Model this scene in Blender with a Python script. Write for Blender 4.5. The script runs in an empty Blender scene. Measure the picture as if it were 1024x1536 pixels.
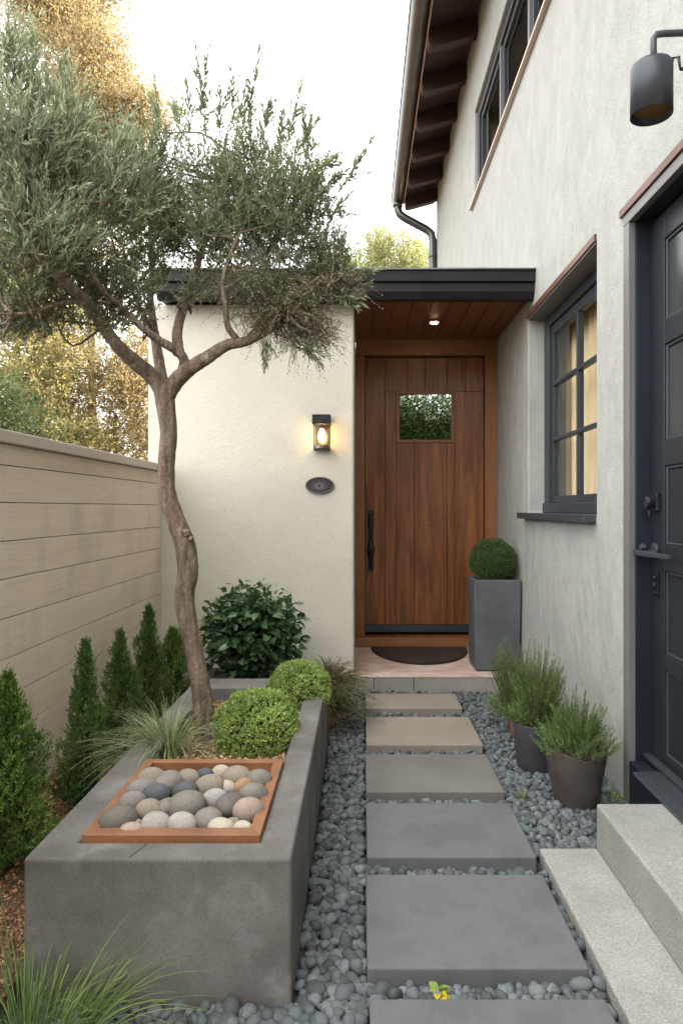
import bpy, math, random
import numpy as np
from mathutils import Vector
R = math.radians
random.seed(7)
scene = bpy.context.scene
COL = scene.collection
CAMH = 1.15; F = 1024.0; VX, VY = 542.0, 762.0
def P(px, py, d):
    return np.array([(px-VX)*d/F, d, CAMH+(VY-py)*d/F])
ORG = {}
# ------------------------------------------------------------------ materials
def surf(name, c1, c2=None, scale=3.0, stretch=(1,1,1), rough=.7, fine=0.0, fscale=150., bump=0.0, bscale=120.,
         cbump=0.0, cscale=10., isl=0.0, metal=0.0, spec=.5, stain=None, sscale=2., smin=.55, smax=.75, sstretch=(1,1,1), coat=0.0, detail=6., dist=0.0, samt=1.0):
    m = bpy.data.materials.new(name); m.use_nodes = True
    n = m.node_tree.nodes; l = m.node_tree.links
    b = n['Principled BSDF']
    c2 = c2 or c1
    tc = n.new('ShaderNodeTexCoord'); mp = n.new('ShaderNodeMapping'); mp.inputs['Scale'].default_value = stretch
    oi = n.new('ShaderNodeObjectInfo'); va = n.new('ShaderNodeVectorMath'); va.operation = 'ADD'
    sc_ = n.new('ShaderNodeVectorMath'); sc_.operation='SCALE'; sc_.inputs['Scale'].default_value = 13.0
    cb = n.new('ShaderNodeCombineXYZ')
    for i in range(3): l.new(oi.outputs['Random'], cb.inputs[i])
    l.new(cb.outputs[0], sc_.inputs[0]); l.new(tc.outputs['Object'], va.inputs[0]); l.new(sc_.outputs[0], va.inputs[1])
    l.new(va.outputs[0], mp.inputs['Vector'])
    def noise(s, vec, det=detail, ds=0.0, rg=.55):
        t = n.new('ShaderNodeTexNoise'); t.inputs['Scale'].default_value = s; t.inputs['Detail'].default_value = det
        t.inputs['Distortion'].default_value = ds; t.inputs['Roughness'].default_value = rg
        l.new(vec, t.inputs['Vector']); return t.outputs['Fac']
    def ramp(f, a, bb, lo=.3, hi=.7):
        r = n.new('ShaderNodeValToRGB'); r.color_ramp.elements[0].position = lo; r.color_ramp.elements[1].position = hi
        r.color_ramp.elements[0].color = (*a, 1); r.color_ramp.elements[1].color = (*bb, 1); l.new(f, r.inputs[0]); return r.outputs[0]
    def mix(f, a, bb, bt='MIX'):
        x = n.new('ShaderNodeMix'); x.data_type = 'RGBA'; x.blend_type = bt
        if isinstance(f, float): x.inputs[0].default_value = f
        else: l.new(f, x.inputs[0])
        for v, k in ((a, 6), (bb, 7)):
            if isinstance(v, tuple): x.inputs[k].default_value = (*v, 1)
            else: l.new(v, x.inputs[k])
        return x.outputs[2]
    col = ramp(noise(scale, mp.outputs[0], ds=dist), c1, c2)
    if stain:
        m2 = n.new('ShaderNodeMapping'); m2.inputs['Scale'].default_value = sstretch; l.new(va.outputs[0], m2.inputs[0])
        f = ramp(noise(sscale, m2.outputs[0], 5.), (0,0,0), (samt,samt,samt), smin, smax)
        col = mix(f, col, stain)
    if fine > 0:
        f = ramp(noise(fscale, va.outputs[0], 3.), (1-fine,)*3, (1+fine,)*3, .3, .7)
        col = mix(1.0, col, f, 'MULTIPLY')
    if isl > 0:
        g = n.new('ShaderNodeNewGeometry')
        f = ramp(g.outputs['Random Per Island'], (1-isl,)*3, (1+isl,)*3, 0, 1)
        col = mix(1.0, col, f, 'MULTIPLY')
    l.new(col, b.inputs['Base Color'])
    b.inputs['Roughness'].default_value = rough; b.inputs['Metallic'].default_value = metal
    b.inputs['Specular IOR Level'].default_value = spec; b.inputs['Coat Weight'].default_value = coat
    prev = None
    for st, s, dd, mpv in ((cbump, cscale, .02, mp), (bump, bscale, .004, None)):
        if st > 0:
            bp = n.new('ShaderNodeBump'); bp.inputs['Strength'].default_value = min(1, st); bp.inputs['Distance'].default_value = dd
            l.new(noise(s, mpv.outputs[0] if mpv else va.outputs[0], 4.), bp.inputs['Height'])
            if prev: l.new(prev.outputs[0], bp.inputs['Normal'])
            prev = bp
    if prev: l.new(prev.outputs[0], b.inputs['Normal'])
    return m
def leafmat(name, cols, trans=.3, rough=.5, tcol=None, spec=.4):
    m = bpy.data.materials.new(name); m.use_nodes = True
    n = m.node_tree.nodes; l = m.node_tree.links; b = n['Principled BSDF']
    g = n.new('ShaderNodeNewGeometry'); r = n.new('ShaderNodeValToRGB')
    while len(r.color_ramp.elements) < len(cols): r.color_ramp.elements.new(.5)
    for i, c in enumerate(cols):
        r.color_ramp.elements[i].position = i/(len(cols)-1); r.color_ramp.elements[i].color = (*c, 1)
    l.new(g.outputs['Random Per Island'], r.inputs[0])
    tc = n.new('ShaderNodeTexCoord'); t = n.new('ShaderNodeTexNoise'); t.inputs['Scale'].default_value = 5.
    l.new(tc.outputs['Object'], t.inputs['Vector'])
    rr = n.new('ShaderNodeValToRGB'); rr.color_ramp.elements[0].color = (.75,.78,.75,1); rr.color_ramp.elements[1].color = (1.25,1.22,1.15,1)
    rr.color_ramp.elements[0].position = .35; rr.color_ramp.elements[1].position = .65
    l.new(t.outputs['Fac'], rr.inputs[0])
    x = n.new('ShaderNodeMix'); x.data_type = 'RGBA'; x.blend_type = 'MULTIPLY'; x.inputs[0].default_value = 1
    l.new(r.outputs[0], x.inputs[6]); l.new(rr.outputs[0], x.inputs[7])
    l.new(x.outputs[2], b.inputs['Base Color']); b.inputs['Roughness'].default_value = rough; b.inputs['Specular IOR Level'].default_value = spec
    tr = n.new('ShaderNodeBsdfTranslucent'); ms = n.new('ShaderNodeMixShader'); ms.inputs[0].default_value = trans
    if tcol: tr.inputs[0].default_value = (*tcol, 1)
    else: l.new(x.outputs[2], tr.inputs[0])
    l.new(b.outputs[0], ms.inputs[1]); l.new(tr.outputs[0], ms.inputs[2]); l.new(ms.outputs[0], n['Material Output'].inputs[0])
    return m
def emit(name, c, s):
    m = bpy.data.materials.new(name); m.use_nodes = True; n = m.node_tree.nodes; b = n['Principled BSDF']
    b.inputs['Base Color'].default_value = (*c, 1); b.inputs['Emission Color'].default_value = (*c, 1); b.inputs['Emission Strength'].default_value = s
    return m
def glass(name, tint=(1,1,1), refl=None, rough=0.0):
    m = bpy.data.materials.new(name); m.use_nodes = True; n = m.node_tree.nodes; l = m.node_tree.links
    n.remove(n['Principled BSDF']); t = n.new('ShaderNodeBsdfTransparent'); t.inputs[0].default_value = (*tint, 1)
    g = n.new('ShaderNodeBsdfGlossy'); g.inputs['Roughness'].default_value = rough; ms = n.new('ShaderNodeMixShader')
    if refl is None:
        f = n.new('ShaderNodeFresnel'); f.inputs[0].default_value = 1.35; ge = n.new('ShaderNodeNewGeometry')
        mm = n.new('ShaderNodeMath'); mm.operation = 'MULTIPLY'; sb_ = n.new('ShaderNodeMath'); sb_.operation = 'SUBTRACT'; sb_.inputs[0].default_value = 1
        l.new(ge.outputs['Backfacing'], sb_.inputs[1]); l.new(f.outputs[0], mm.inputs[0]); l.new(sb_.outputs[0], mm.inputs[1]); l.new(mm.outputs[0], ms.inputs[0])
    else: ms.inputs[0].default_value = refl
    l.new(t.outputs[0], ms.inputs[1]); l.new(g.outputs[0], ms.inputs[2]); l.new(ms.outputs[0], n['Material Output'].inputs[0])
    return m
M = {}
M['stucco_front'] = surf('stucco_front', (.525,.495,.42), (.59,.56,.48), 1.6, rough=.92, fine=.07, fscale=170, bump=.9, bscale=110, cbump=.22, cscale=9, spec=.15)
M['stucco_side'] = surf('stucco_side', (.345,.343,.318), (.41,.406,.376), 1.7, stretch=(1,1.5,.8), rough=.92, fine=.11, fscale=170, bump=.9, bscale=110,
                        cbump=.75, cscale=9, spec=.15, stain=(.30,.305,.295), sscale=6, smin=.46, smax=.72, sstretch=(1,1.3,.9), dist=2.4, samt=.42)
M['fence_wood'] = surf('fence_wood', (.66,.56,.435), (.75,.65,.515), 4, stretch=(6,.5,9), rough=.75, fine=.05, fscale=70, bump=.12, bscale=60, cbump=.10, cscale=14, isl=.03,
                       stain=(.46,.40,.31), sscale=1.7, smin=.52, smax=.74, sstretch=(1,2.2,.35), samt=.6, dist=.9)
M['fence_cap'] = surf('fence_cap', (.48,.40,.34), (.56,.48,.41), 4, stretch=(3,.3,3), rough=.6, cbump=.1, cscale=10)
M['door_wood'] = surf('door_wood', (.11,.037,.013), (.28,.100,.031), 2.2, stretch=(5,3,.4), rough=.30, fine=.16, fscale=55, cbump=.22, cscale=26, isl=.16, dist=2.4, spec=.45,
                      stain=(.44,.165,.055), sscale=3, smin=.5, smax=.72, sstretch=(5,2,.35), samt=.6)
M['door_frame_wood'] = surf('door_frame_wood', (.21,.08,.026), (.31,.125,.04), 4, stretch=(6,3,.5), rough=.42, fine=.1, cbump=.15, cscale=22, dist=1.2)
M['beam_wood'] = surf('beam_wood', (.21,.08,.026), (.31,.125,.04), 4, stretch=(.5,3,6), rough=.42, fine=.1, cbump=.15, cscale=22, dist=1.2)
M['soffit_wood'] = surf('soffit_wood', (.15,.048,.016), (.27,.095,.032), 4, stretch=(7,.5,3), rough=.5, fine=.1, cbump=.15, cscale=22, isl=.2, dist=1.2)
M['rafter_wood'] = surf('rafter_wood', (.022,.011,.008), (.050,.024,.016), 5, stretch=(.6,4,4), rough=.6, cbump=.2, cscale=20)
M['rafter_end'] = surf('rafter_end', (.30,.14,.08), (.4,.2,.12), 20, rough=.6)
M['tray_wood'] = surf('tray_wood', (.17,.07,.03), (.27,.12,.052), 6, stretch=(1.2,1.2,4), rough=.5, fine=.12, cbump=.1, cscale=25, dist=1.)
M['copper'] = surf('copper', (.10,.042,.024), (.17,.075,.042), 5, rough=.5, metal=.2)
M['bronze'] = surf('bronze', (.095,.093,.09), (.135,.132,.127), 4, rough=.34, metal=.85)
M['slate_paint'] = surf('slate_paint', (.030,.036,.043), (.040,.047,.055), 3, rough=.42, cbump=.03, cscale=40, spec=.35)
M['navy_paint'] = surf('navy_paint', (.013,.0155,.020), (.020,.023,.030), 3, rough=.40, bump=.05, bscale=90, spec=.32)
M['trim_grey'] = surf('trim_grey', (.13,.125,.12), (.16,.155,.15), 3, rough=.5)
M['roof_black'] = surf('roof_black', (.011,.010,.011), (.019,.017,.018), 5, rough=.55, cbump=.06, cscale=9, spec=.2)
M['iron'] = surf('iron', (.012,.012,.014), (.025,.025,.028), 20, rough=.38, cbump=.3, cscale=30, metal=.3)
M['lamp_metal'] = surf('lamp_metal', (.04,.044,.052), (.055,.06,.068), 4, rough=.42, metal=.3)
M['lamp_inner'] = surf('lamp_inner', (.26,.13,.04), (.32,.17,.06), 8, rough=.4, metal=.3)
M['planter_concrete'] = surf('planter_concrete', (.088,.083,.075), (.175,.167,.155), 4, rough=.75, fine=.13, fscale=160, bump=.25, bscale=160, cbump=.1, cscale=8,
                             stain=(.30,.295,.285), sscale=9, smin=.55, smax=.8, samt=.5, spec=.35)
M['pot_concrete'] = surf('pot_concrete', (.062,.066,.072), (.098,.103,.11), 4, rough=.7, fine=.08, bump=.15, bscale=120, stain=(.2,.2,.2), sscale=6, smin=.62, smax=.8, samt=.4)
M['step_granite'] = surf('step_granite', (.25,.248,.232), (.33,.325,.30), 5, rough=.85, fine=.28, fscale=210, bump=.6, bscale=140, cbump=.2, cscale=18, spec=.25)
M['slab_grey'] = surf('slab_grey', (.095,.097,.102), (.16,.162,.167), 5, rough=.8, fine=.13, fscale=220, bump=.25, bscale=160, stain=(.07,.071,.074), sscale=5, smin=.46, smax=.66, samt=.65)
M['slab_brown'] = surf('slab_brown', (.12,.11,.101), (.165,.15,.138), 4, rough=.8, fine=.12, fscale=220, bump=.2, bscale=160)
M['slab_tan'] = surf('slab_tan', (.20,.172,.142), (.26,.228,.188), 4, rough=.8, fine=.1, fscale=220, bump=.2, bscale=160)
M['kerb_stone'] = surf('kerb_stone', (.23,.215,.19), (.31,.29,.26), 6, rough=.8, fine=.15, fscale=160, bump=.3, bscale=120)
M['pink_stone'] = surf('pink_stone', (.46,.30,.245), (.60,.44,.37), 5, rough=.6, fine=.05, stain=(.62,.52,.45), sscale=8, smin=.45, smax=.65, dist=1.2, cbump=.15, cscale=9)
M['gravel'] = surf('gravel', (.058,.072,.078), (.125,.14,.144), 14, rough=.75, fine=.2, fscale=300, isl=.45, bump=.2, bscale=250, stain=(.15,.135,.115), sscale=5, smin=.5, smax=.7, samt=.35)
M['gravel_bed'] = surf('gravel_bed', (.03,.034,.036), (.05,.055,.058), 40, rough=.95)
M['soil'] = surf('soil', (.05,.028,.016), (.11,.065,.036), 25, rough=.95, cbump=.6, cscale=40)
M['chips'] = surf('chips', (.20,.095,.04), (.36,.20,.10), 20, rough=.85, isl=.65)
M['bark'] = surf('bark', (.08,.052,.036), (.25,.185,.14), 16, stretch=(3,3,.5), rough=.9, fine=.3, fscale=90, bump=1, bscale=70, cbump=.7, cscale=22, stain=(.38,.33,.28), sscale=30, smin=.62, smax=.7, sstretch=(1,1,.35), samt=.5)
M['bark_dark'] = surf('bark_dark', (.05,.035,.025), (.11,.08,.06), 14, rough=.9, cbump=.4, cscale=20)
M['twig'] = surf('twig', (.07,.05,.03), (.14,.10,.06), 14, rough=.85)
M['felt_pot'] = surf('felt_pot', (.038,.031,.027), (.07,.058,.05), 8, rough=.85, cbump=.15, cscale=14, bump=.2, bscale=120, stain=(.17,.13,.10), sscale=9, smin=.55, smax=.75, samt=.5)
M['dark_pot'] = surf('dark_pot', (.035,.034,.040), (.055,.053,.062), 8, rough=.6, cbump=.08, cscale=14, stain=(.10,.09,.09), sscale=8, smin=.55, smax=.75, samt=.4)
M['terracotta'] = surf('terracotta', (.33,.11,.055), (.42,.17,.09), 10, rough=.8)
M['plain_black'] = surf('plain_black', (.012,.012,.012), (.02,.02,.02), 10, rough=.6)
M['mat_rubber'] = surf('mat_rubber', (.028,.017,.013), (.055,.035,.028), 80, rough=.9, bump=1, bscale=90)
M['curtain'] = surf('curtain', (.80,.62,.38), (.88,.71,.46), 6, stretch=(1,1,.3), rough=.9)
M['room_dark'] = surf('room_dark', (.05,.05,.055), (.06,.06,.065), 3, rough=.9)
M['plank_back'] = surf('plank_back', (.01,.006,.004), None, 3, rough=.9)
M['sky_wire'] = surf('sky_wire', (.5,.38,.3), (.6,.46,.36), 5, rough=.5)
M['moss'] = surf('moss', (.045,.042,.02), (.09,.08,.04), 60, rough=.95)
M['glass'] = glass('window_glass', (.98,.98,.97))
M['mirror_glass'] = glass('coated_glass', (.15,.16,.15), refl=.42)
M['smoked_glass'] = surf('smoked_glass', (.03,.036,.036), (.045,.05,.05), 2, rough=.22, spec=.8)
M['lamp_glass'] = glass('lamp_glass', (1,.93,.8))
M['bulb'] = emit('bulb_glow', (1.0,.62,.28), 13)
M['filament'] = emit('filament_glow', (1.0,.72,.35), 60)
M['spot'] = emit('spot_glow', (1.0,.74,.42), 25)
M['olive_green'] = leafmat('olive_green', [(.12,.16,.07),(.18,.225,.105),(.24,.28,.155),(.36,.39,.26)], .5)
M['olive_silver'] = leafmat('olive_silver', [(.17,.205,.11),(.25,.29,.17),(.34,.38,.24),(.50,.52,.38)], .52)
M['olive_brown'] = leafmat('olive_brown', [(.15,.135,.085),(.20,.195,.12),(.24,.25,.15),(.36,.35,.26)], .45)
M['gold_leaf'] = leafmat('gold_leaf', [(.13,.11,.05),(.38,.28,.13),(.56,.44,.27),(.22,.22,.10)], .45)
M['gold_green'] = leafmat('gold_green', [(.20,.20,.08),(.34,.30,.13),(.46,.38,.18),(.24,.25,.10)], .5)
M['lime_leaf'] = leafmat('lime_leaf', [(.22,.25,.09),(.34,.36,.15),(.44,.42,.20)], .45)
M['dark_leaf'] = leafmat('dark_leaf', [(.06,.09,.03),(.10,.14,.05),(.18,.20,.08)], .35)
M['conifer'] = leafmat('conifer', [(.045,.095,.028),(.095,.17,.04),(.20,.30,.08)], .3)
M['conifer_light'] = leafmat('conifer_light', [(.05,.11,.025),(.12,.21,.04),(.25,.36,.085)], .3)
M['box_bright'] = leafmat('box_bright', [(.17,.27,.05),(.28,.40,.09),(.40,.51,.16),(.55,.62,.30)], .35)
M['box_dark'] = leafmat('box_dark', [(.04,.08,.02),(.08,.14,.035),(.15,.22,.07)], .25)
M['broad_leaf'] = leafmat('broad_leaf', [(.03,.072,.03),(.055,.115,.045),(.085,.16,.07),(.15,.22,.12)], .2, .33, spec=.6)
M['grass_green'] = leafmat('grass_green', [(.08,.15,.03),(.16,.25,.07),(.34,.42,.18)], .35)
M['grass_grey'] = leafmat('grass_grey', [(.11,.17,.06),(.19,.26,.11),(.32,.38,.20),(.46,.44,.27)], .3)
M['rosemary'] = leafmat('rosemary', [(.08,.13,.04),(.13,.20,.06),(.20,.28,.10)], .3)
M['heather'] = leafmat('heather', [(.10,.12,.04),(.16,.18,.07),(.20,.15,.08),(.25,.26,.12)], .25)
M['weed'] = leafmat('weed', [(.16,.26,.04),(.28,.38,.08)], .3)
M['yellow_leaf'] = leafmat('yellow_leaf', [(.55,.42,.03),(.65,.5,.06)], .3)
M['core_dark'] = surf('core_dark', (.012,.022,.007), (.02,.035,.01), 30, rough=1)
# ------------------------------------------------------------------ mesh helpers
def link(o, parent, c):
    COL.objects.link(o); c = Vector(c); ORG[o.name] = c
    if parent is not None:
        o.parent = parent; o.location = c-ORG[parent.name]
    else: o.location = c
    return o
def tag(o, label=None, cat=None, group=None, kind=None):
    if label: o['label'] = label
    if cat: o['category'] = cat
    if group: o['group'] = group
    if kind: o['kind'] = kind
    return o
def empty(name, loc, label, cat, group=None):
    o = bpy.data.objects.new(name, None); o.empty_display_size = .1
    link(o, None, loc); return tag(o, label, cat, group)
def npmesh(name, V, Fc, m, parent=None, smooth=False, mats=None):
    """V (n,3); Fc (k,3|4) int"""
    V = np.asarray(V, float); Fc = np.asarray(Fc, np.int32)
    mn, mx = V.min(0), V.max(0); c = (mn+mx)/2
    if parent is None: c[2] = mn[2]
    V = V-c
    me = bpy.data.meshes.new(name); k, s = Fc.shape
    me.vertices.add(len(V)); me.vertices.foreach_set('co', V.astype(np.float32).ravel())
    me.loops.add(k*s); me.loops.foreach_set('vertex_index', Fc.ravel())
    me.polygons.add(k); me.polygons.foreach_set('loop_start', np.arange(0, k*s, s, dtype=np.int32))
    me.polygons.foreach_set('loop_total', np.full(k, s, np.int32))
    if smooth: me.polygons.foreach_set('use_smooth', np.ones(k, bool))
    me.materials.append(m); me.update(calc_edges=True); me.validate()
    o = bpy.data.objects.new(name, me); return link(o, parent, c)
class MB:
    def __init__(s): s.v = []; s.f = []
    def add(s, v, f):
        k = len(s.v); s.v += [tuple(map(float, p)) for p in v]; s.f += [tuple(i+k for i in q) for q in f]; return s
    def box(s, x0, x1, y0, y1, z0, z1):
        return s.add([(x0,y0,z0),(x1,y0,z0),(x1,y1,z0),(x0,y1,z0),(x0,y0,z1),(x1,y0,z1),(x1,y1,z1),(x0,y1,z1)],
                     [(0,3,2,1),(4,5,6,7),(0,1,5,4),(1,2,6,5),(2,3,7,6),(3,0,4,7)])
    def prism(s, poly, axis, a, b):
        n = len(poly)
        def mk(p, t):
            return {'x': (t,p[0],p[1]), 'y': (p[0],t,p[1]), 'z': (p[0],p[1],t)}[axis]
        v = [mk(p, a) for p in poly]+[mk(p, b) for p in poly]
        f = [tuple(range(n)), tuple(range(2*n-1, n-1, -1))]+[(i, i+n, (i+1)%n+n, (i+1)%n) for i in range(n)]
        return s.add(v, f)
    def tube(s, pts, rad, n=8, cap=True, wob=0.0):
        pts = [Vector(p) for p in pts]
        if isinstance(rad, (int, float)): rad = [rad]*len(pts)
        up = None; v = []; f = []
        for i, p in enumerate(pts):
            t = (pts[min(i+1, len(pts)-1)]-pts[max(i-1, 0)]).normalized()
            if up is None:
                a = Vector((0,0,1)) if abs(t.z) < .9 else Vector((1,0,0)); up = (a-t*a.dot(t)).normalized()
            else: up = (up-t*up.dot(t)).normalized()
            w = t.cross(up)
            for k in range(n):
                an = 2*math.pi*k/n; r = rad[i]*(1+wob*random.uniform(-1, 1))
                v.append(p+up*math.cos(an)*r+w*math.sin(an)*r)
        for i in range(len(pts)-1):
            for k in range(n): f.append((i*n+k, i*n+(k+1)%n, (i+1)*n+(k+1)%n, (i+1)*n+k))
        if cap: f += [tuple(range(n-1, -1, -1)), tuple((len(pts)-1)*n+k for k in range(n))]
        return s.add(v, f)
    def lathe(s, prof, c, n=32, axis='z', cap=True, wob=None):
        v = []; f = []
        for (r, h) in prof:
            for k in range(n):
                a = 2*math.pi*k/n; q = r; hh = h
                if wob: q, hh = wob(r, h, a)
                x, y = q*math.cos(a), q*math.sin(a)
                v.append({'z': (c[0]+x, c[1]+y, c[2]+hh), 'y': (c[0]+x, c[1]+hh, c[2]+y), 'x': (c[0]+hh, c[1]+x, c[2]+y)}[axis])
        for i in range(len(prof)-1):
            for k in range(n): f.append((i*n+k, i*n+(k+1)%n, (i+1)*n+(k+1)%n, (i+1)*n+k))
        if cap: f += [tuple(range(n-1, -1, -1)), tuple((len(prof)-1)*n+k for k in range(n))]
        return s.add(v, f)
    def build(s, name, m, parent=None, bevel=0.0, smooth=False, seg=2, sub=0):
        V = np.array(s.v); mn, mx = V.min(0), V.max(0); c = (mn+mx)/2
        if parent is None: c[2] = mn[2]
        me = bpy.data.meshes.new(name); me.from_pydata([tuple(p) for p in (V-c)], [], s.f); me.materials.append(m)
        import bmesh
        bm = bmesh.new(); bm.from_mesh(me); bmesh.ops.recalc_face_normals(bm, faces=bm.faces); bm.to_mesh(me); bm.free()
        if smooth: me.polygons.foreach_set('use_smooth', np.ones(len(me.polygons), bool))
        o = bpy.data.objects.new(name, me); link(o, parent, c)
        if bevel > 0:
            b = o.modifiers.new('bevel', 'BEVEL'); b.width = bevel; b.segments = seg; b.limit_method = 'ANGLE'; b.angle_limit = R(35)
        if sub: q = o.modifiers.new('sub', 'SUBSURF'); q.levels = sub; q.render_levels = sub
        return o
def wallmesh(x0, x1, ys, zs, holes):
    """slab in the y-z plane, thickness x0..x1, openings as (y0,y1,z0,z1)"""
    ys = sorted(set(ys+[h[0] for h in holes]+[h[1] for h in holes])); zs = sorted(set(zs+[h[2] for h in holes]+[h[3] for h in holes]))
    ny, nz = len(ys), len(zs); mb = MB(); idx = lambda i, j, k: (i*nz+j)*2+k
    v = [(x, y, z) for y in ys for z in zs for x in (x0, x1)]
    def solid(i, j):
        if i < 0 or j < 0 or i >= ny-1 or j >= nz-1: return False
        cy, cz = (ys[i]+ys[i+1])/2, (zs[j]+zs[j+1])/2
        return not any(h[0] < cy < h[1] and h[2] < cz < h[3] for h in holes)
    f = []
    for i in range(ny-1):
        for j in range(nz-1):
            if not solid(i, j): continue
            f.append((idx(i,j,0), idx(i,j+1,0), idx(i+1,j+1,0), idx(i+1,j,0))); f.append((idx(i,j,1), idx(i+1,j,1), idx(i+1,j+1,1), idx(i,j+1,1)))
            if not solid(i-1, j): f.append((idx(i,j,0), idx(i,j,1), idx(i,j+1,1), idx(i,j+1,0)))
            if not solid(i+1, j): f.append((idx(i+1,j,0), idx(i+1,j+1,0), idx(i+1,j+1,1), idx(i+1,j,1)))
            if not solid(i, j-1): f.append((idx(i,j,0), idx(i+1,j,0), idx(i+1,j,1), idx(i,j,1)))
            if not solid(i, j+1): f.append((idx(i,j+1,0), idx(i,j+1,1), idx(i+1,j+1,1), idx(i+1,j+1,0)))
    return mb.add(v, f)
def unit(a): return a/np.maximum(np.linalg.norm(a, axis=-1, keepdims=True), 1e-9)
def leaves(rng, B, D, L, W, fold=.25, S=None):
    """diamond leaves: base B, direction D, length L, width W"""
    n = len(B); 
    if S is None: S = unit(np.cross(D, rng.normal(size=(n, 3))))
    N = np.cross(D, S); L = np.broadcast_to(L, n)[:, None]; W = np.broadcast_to(W, n)[:, None]
    mid = B+D*L*.45
    V = np.stack([B, mid+S*W*.5+N*W*fold, B+D*L, mid-S*W*.5+N*W*fold], 1).reshape(-1, 3)
    return V, np.arange(4*n).reshape(n, 4)
def merge(parts):
    vs, fs, k = [], [], 0
    for v, f in parts:
        vs.append(v); fs.append(f+k); k += len(v)
    return np.concatenate(vs), np.concatenate(fs)
def sprigs(rng, P0, D, Ln, m, ll, lw, ang=.7, bend=(0,0,-.1), taper=.4, jit=.15):
    n = len(P0); t = np.linspace(.08, 1, m)[None, :, None]; Ln = np.broadcast_to(Ln, n)[:, None, None]
    bend = np.array(bend)
    pos = P0[:, None]+D[:, None]*Ln*t+bend*t*t*Ln
    T = unit(D[:, None]+2*bend*t)
    a = unit(np.cross(D, rng.normal(size=(n, 3)))); b = np.cross(D, a)
    phi = (np.arange(m)*2.4)[None, :, None]+rng.uniform(0, .6, (n, m, 1))
    side = a[:, None]*np.cos(phi)+b[:, None]*np.sin(phi)
    an = ang*(1-.45*t)*rng.uniform(.75, 1.25, (n, m, 1))
    dr = unit(T*np.cos(an)+side*np.sin(an)+rng.normal(size=(n, m, 3))*jit)
    L = ll*(1-taper*t[..., 0]**2)*rng.uniform(.7, 1.25, (n, m))
    return leaves(rng, pos.reshape(-1, 3), dr.reshape(-1, 3), L.ravel(), L.ravel()*lw/ll)
def stems(P0, D, Ln, r=.0012, bend=(0,0,-.1), k=3):
    n = len(P0); Ln = np.broadcast_to(Ln, n)[:, None]; bend = np.array(bend)
    a = unit(np.cross(D, np.array([.3,.5,.81]))); b = np.cross(D, a); rows = []
    for i in range(k+1):
        t = i/k; c = P0+D*Ln*t+bend*t*t*Ln; rr = r*(1-.8*t)
        for q in range(3):
            an = q*2.0944; rows.append(c+(a*math.cos(an)+b*math.sin(an))*rr)
    V = np.stack(rows, 1).reshape(-1, 3); w = 3*(k+1); f = []
    for i in range(k):
        for q in range(3): f.append((i*3+q, i*3+(q+1)%3, i*3+3+(q+1)%3, i*3+3+q))
    Fc = (np.array(f)[None]+(np.arange(n)*w)[:, None, None]).reshape(-1, 4)
    return V, Fc
def blades(rng, P0, D, Ln, w, droop, seg=7):
    n = len(P0); Ln = Ln[:, None]; rows = []; S = unit(np.cross(D, np.array([0,0,1.])+rng.normal(size=(n,3))*.25))
    for i in range(seg+1):
        t = i/seg; c = P0+D*Ln*t; c = c+unit(D*np.array([1,1,0]))*Ln*(droop[:, None]*.45*t*t)-np.array([0,0,1.])*Ln*droop[:, None]*t**2.4*.8
        ww = w[:, None]*(1-t**1.5)*.5+.00025
        rows += [c-S*ww, c+S*ww]
    V = np.stack(rows, 1).reshape(-1, 3); f = np.array([(2*i, 2*i+1, 2*i+3, 2*i+2) for i in range(seg)])
    return V, (f[None]+(np.arange(n)*2*(seg+1))[:, None, None]).reshape(-1, 4)
def ico(sub):
    import bmesh
    bm = bmesh.new(); bmesh.ops.create_icosphere(bm, subdivisions=sub, radius=1.0)
    v = np.array([x.co[:] for x in bm.verts]); f = np.array([[q.index for q in x.verts] for x in bm.faces]); bm.free(); return v, f
ICO2, ICO3, ICO4 = ico(2), ico(3), ico(4)
def lumpy(v, rng, amt, fr=1.6, k=5):
    r = np.ones(len(v))
    for _ in range(k):
        d = rng.normal(size=3)*fr; r += amt/k*2*np.sin(v@d+rng.uniform(0, 6.28))
    return v*r[:, None]
def rdir(rng, n): return unit(rng.normal(size=(n, 3)))
# ------------------------------------------------------------------ camera, world, sun
cam = bpy.data.cameras.new('camera'); co = bpy.data.objects.new('camera', cam); COL.objects.link(co)
co.location = (0, 0, CAMH); co.rotation_euler = (R(90), 0, 0); cam.lens = 24; cam.sensor_width = 36
cam.shift_x = -30/1536; cam.shift_y = -6/1536; cam.clip_end = 2000; cam.clip_start = .02; scene.camera = co
sd = Vector((.86, .5, 0)).normalized(); ELEV = R(24)
sdir = Vector((sd.x*math.cos(ELEV), sd.y*math.cos(ELEV), math.sin(ELEV)))
sl = bpy.data.lights.new('sun', 'SUN'); sl.energy = 3.4; sl.angle = R(.6); sl.color = (1, .85, .68)
so = bpy.data.objects.new('sun', sl); COL.objects.link(so); so.rotation_euler = sdir.to_track_quat('Z', 'Y').to_euler()
w = bpy.data.worlds.new('World'); scene.world = w; w.use_nodes = True; n = w.node_tree.nodes; l = w.node_tree.links
bg = n['Background']; sk = n.new('ShaderNodeTexSky'); sk.sky_type = 'NISHITA'; sk.sun_disc = False
sk.sun_elevation = ELEV; sk.sun_rotation = math.atan2(sdir.x, sdir.y); sk.dust_density = 2.5
l.new(sk.outputs[0], bg.inputs[0]); bg.inputs[1].default_value = .08
b2 = n.new('ShaderNodeBackground'); tc = n.new('ShaderNodeTexCoord'); nz = n.new('ShaderNodeTexNoise'); nz.inputs['Scale'].default_value = 1.6
cr = n.new('ShaderNodeValToRGB'); cr.color_ramp.elements[0].color = (.88,.86,.82,1); cr.color_ramp.elements[1].color = (1,.955,.875,1)
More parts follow.
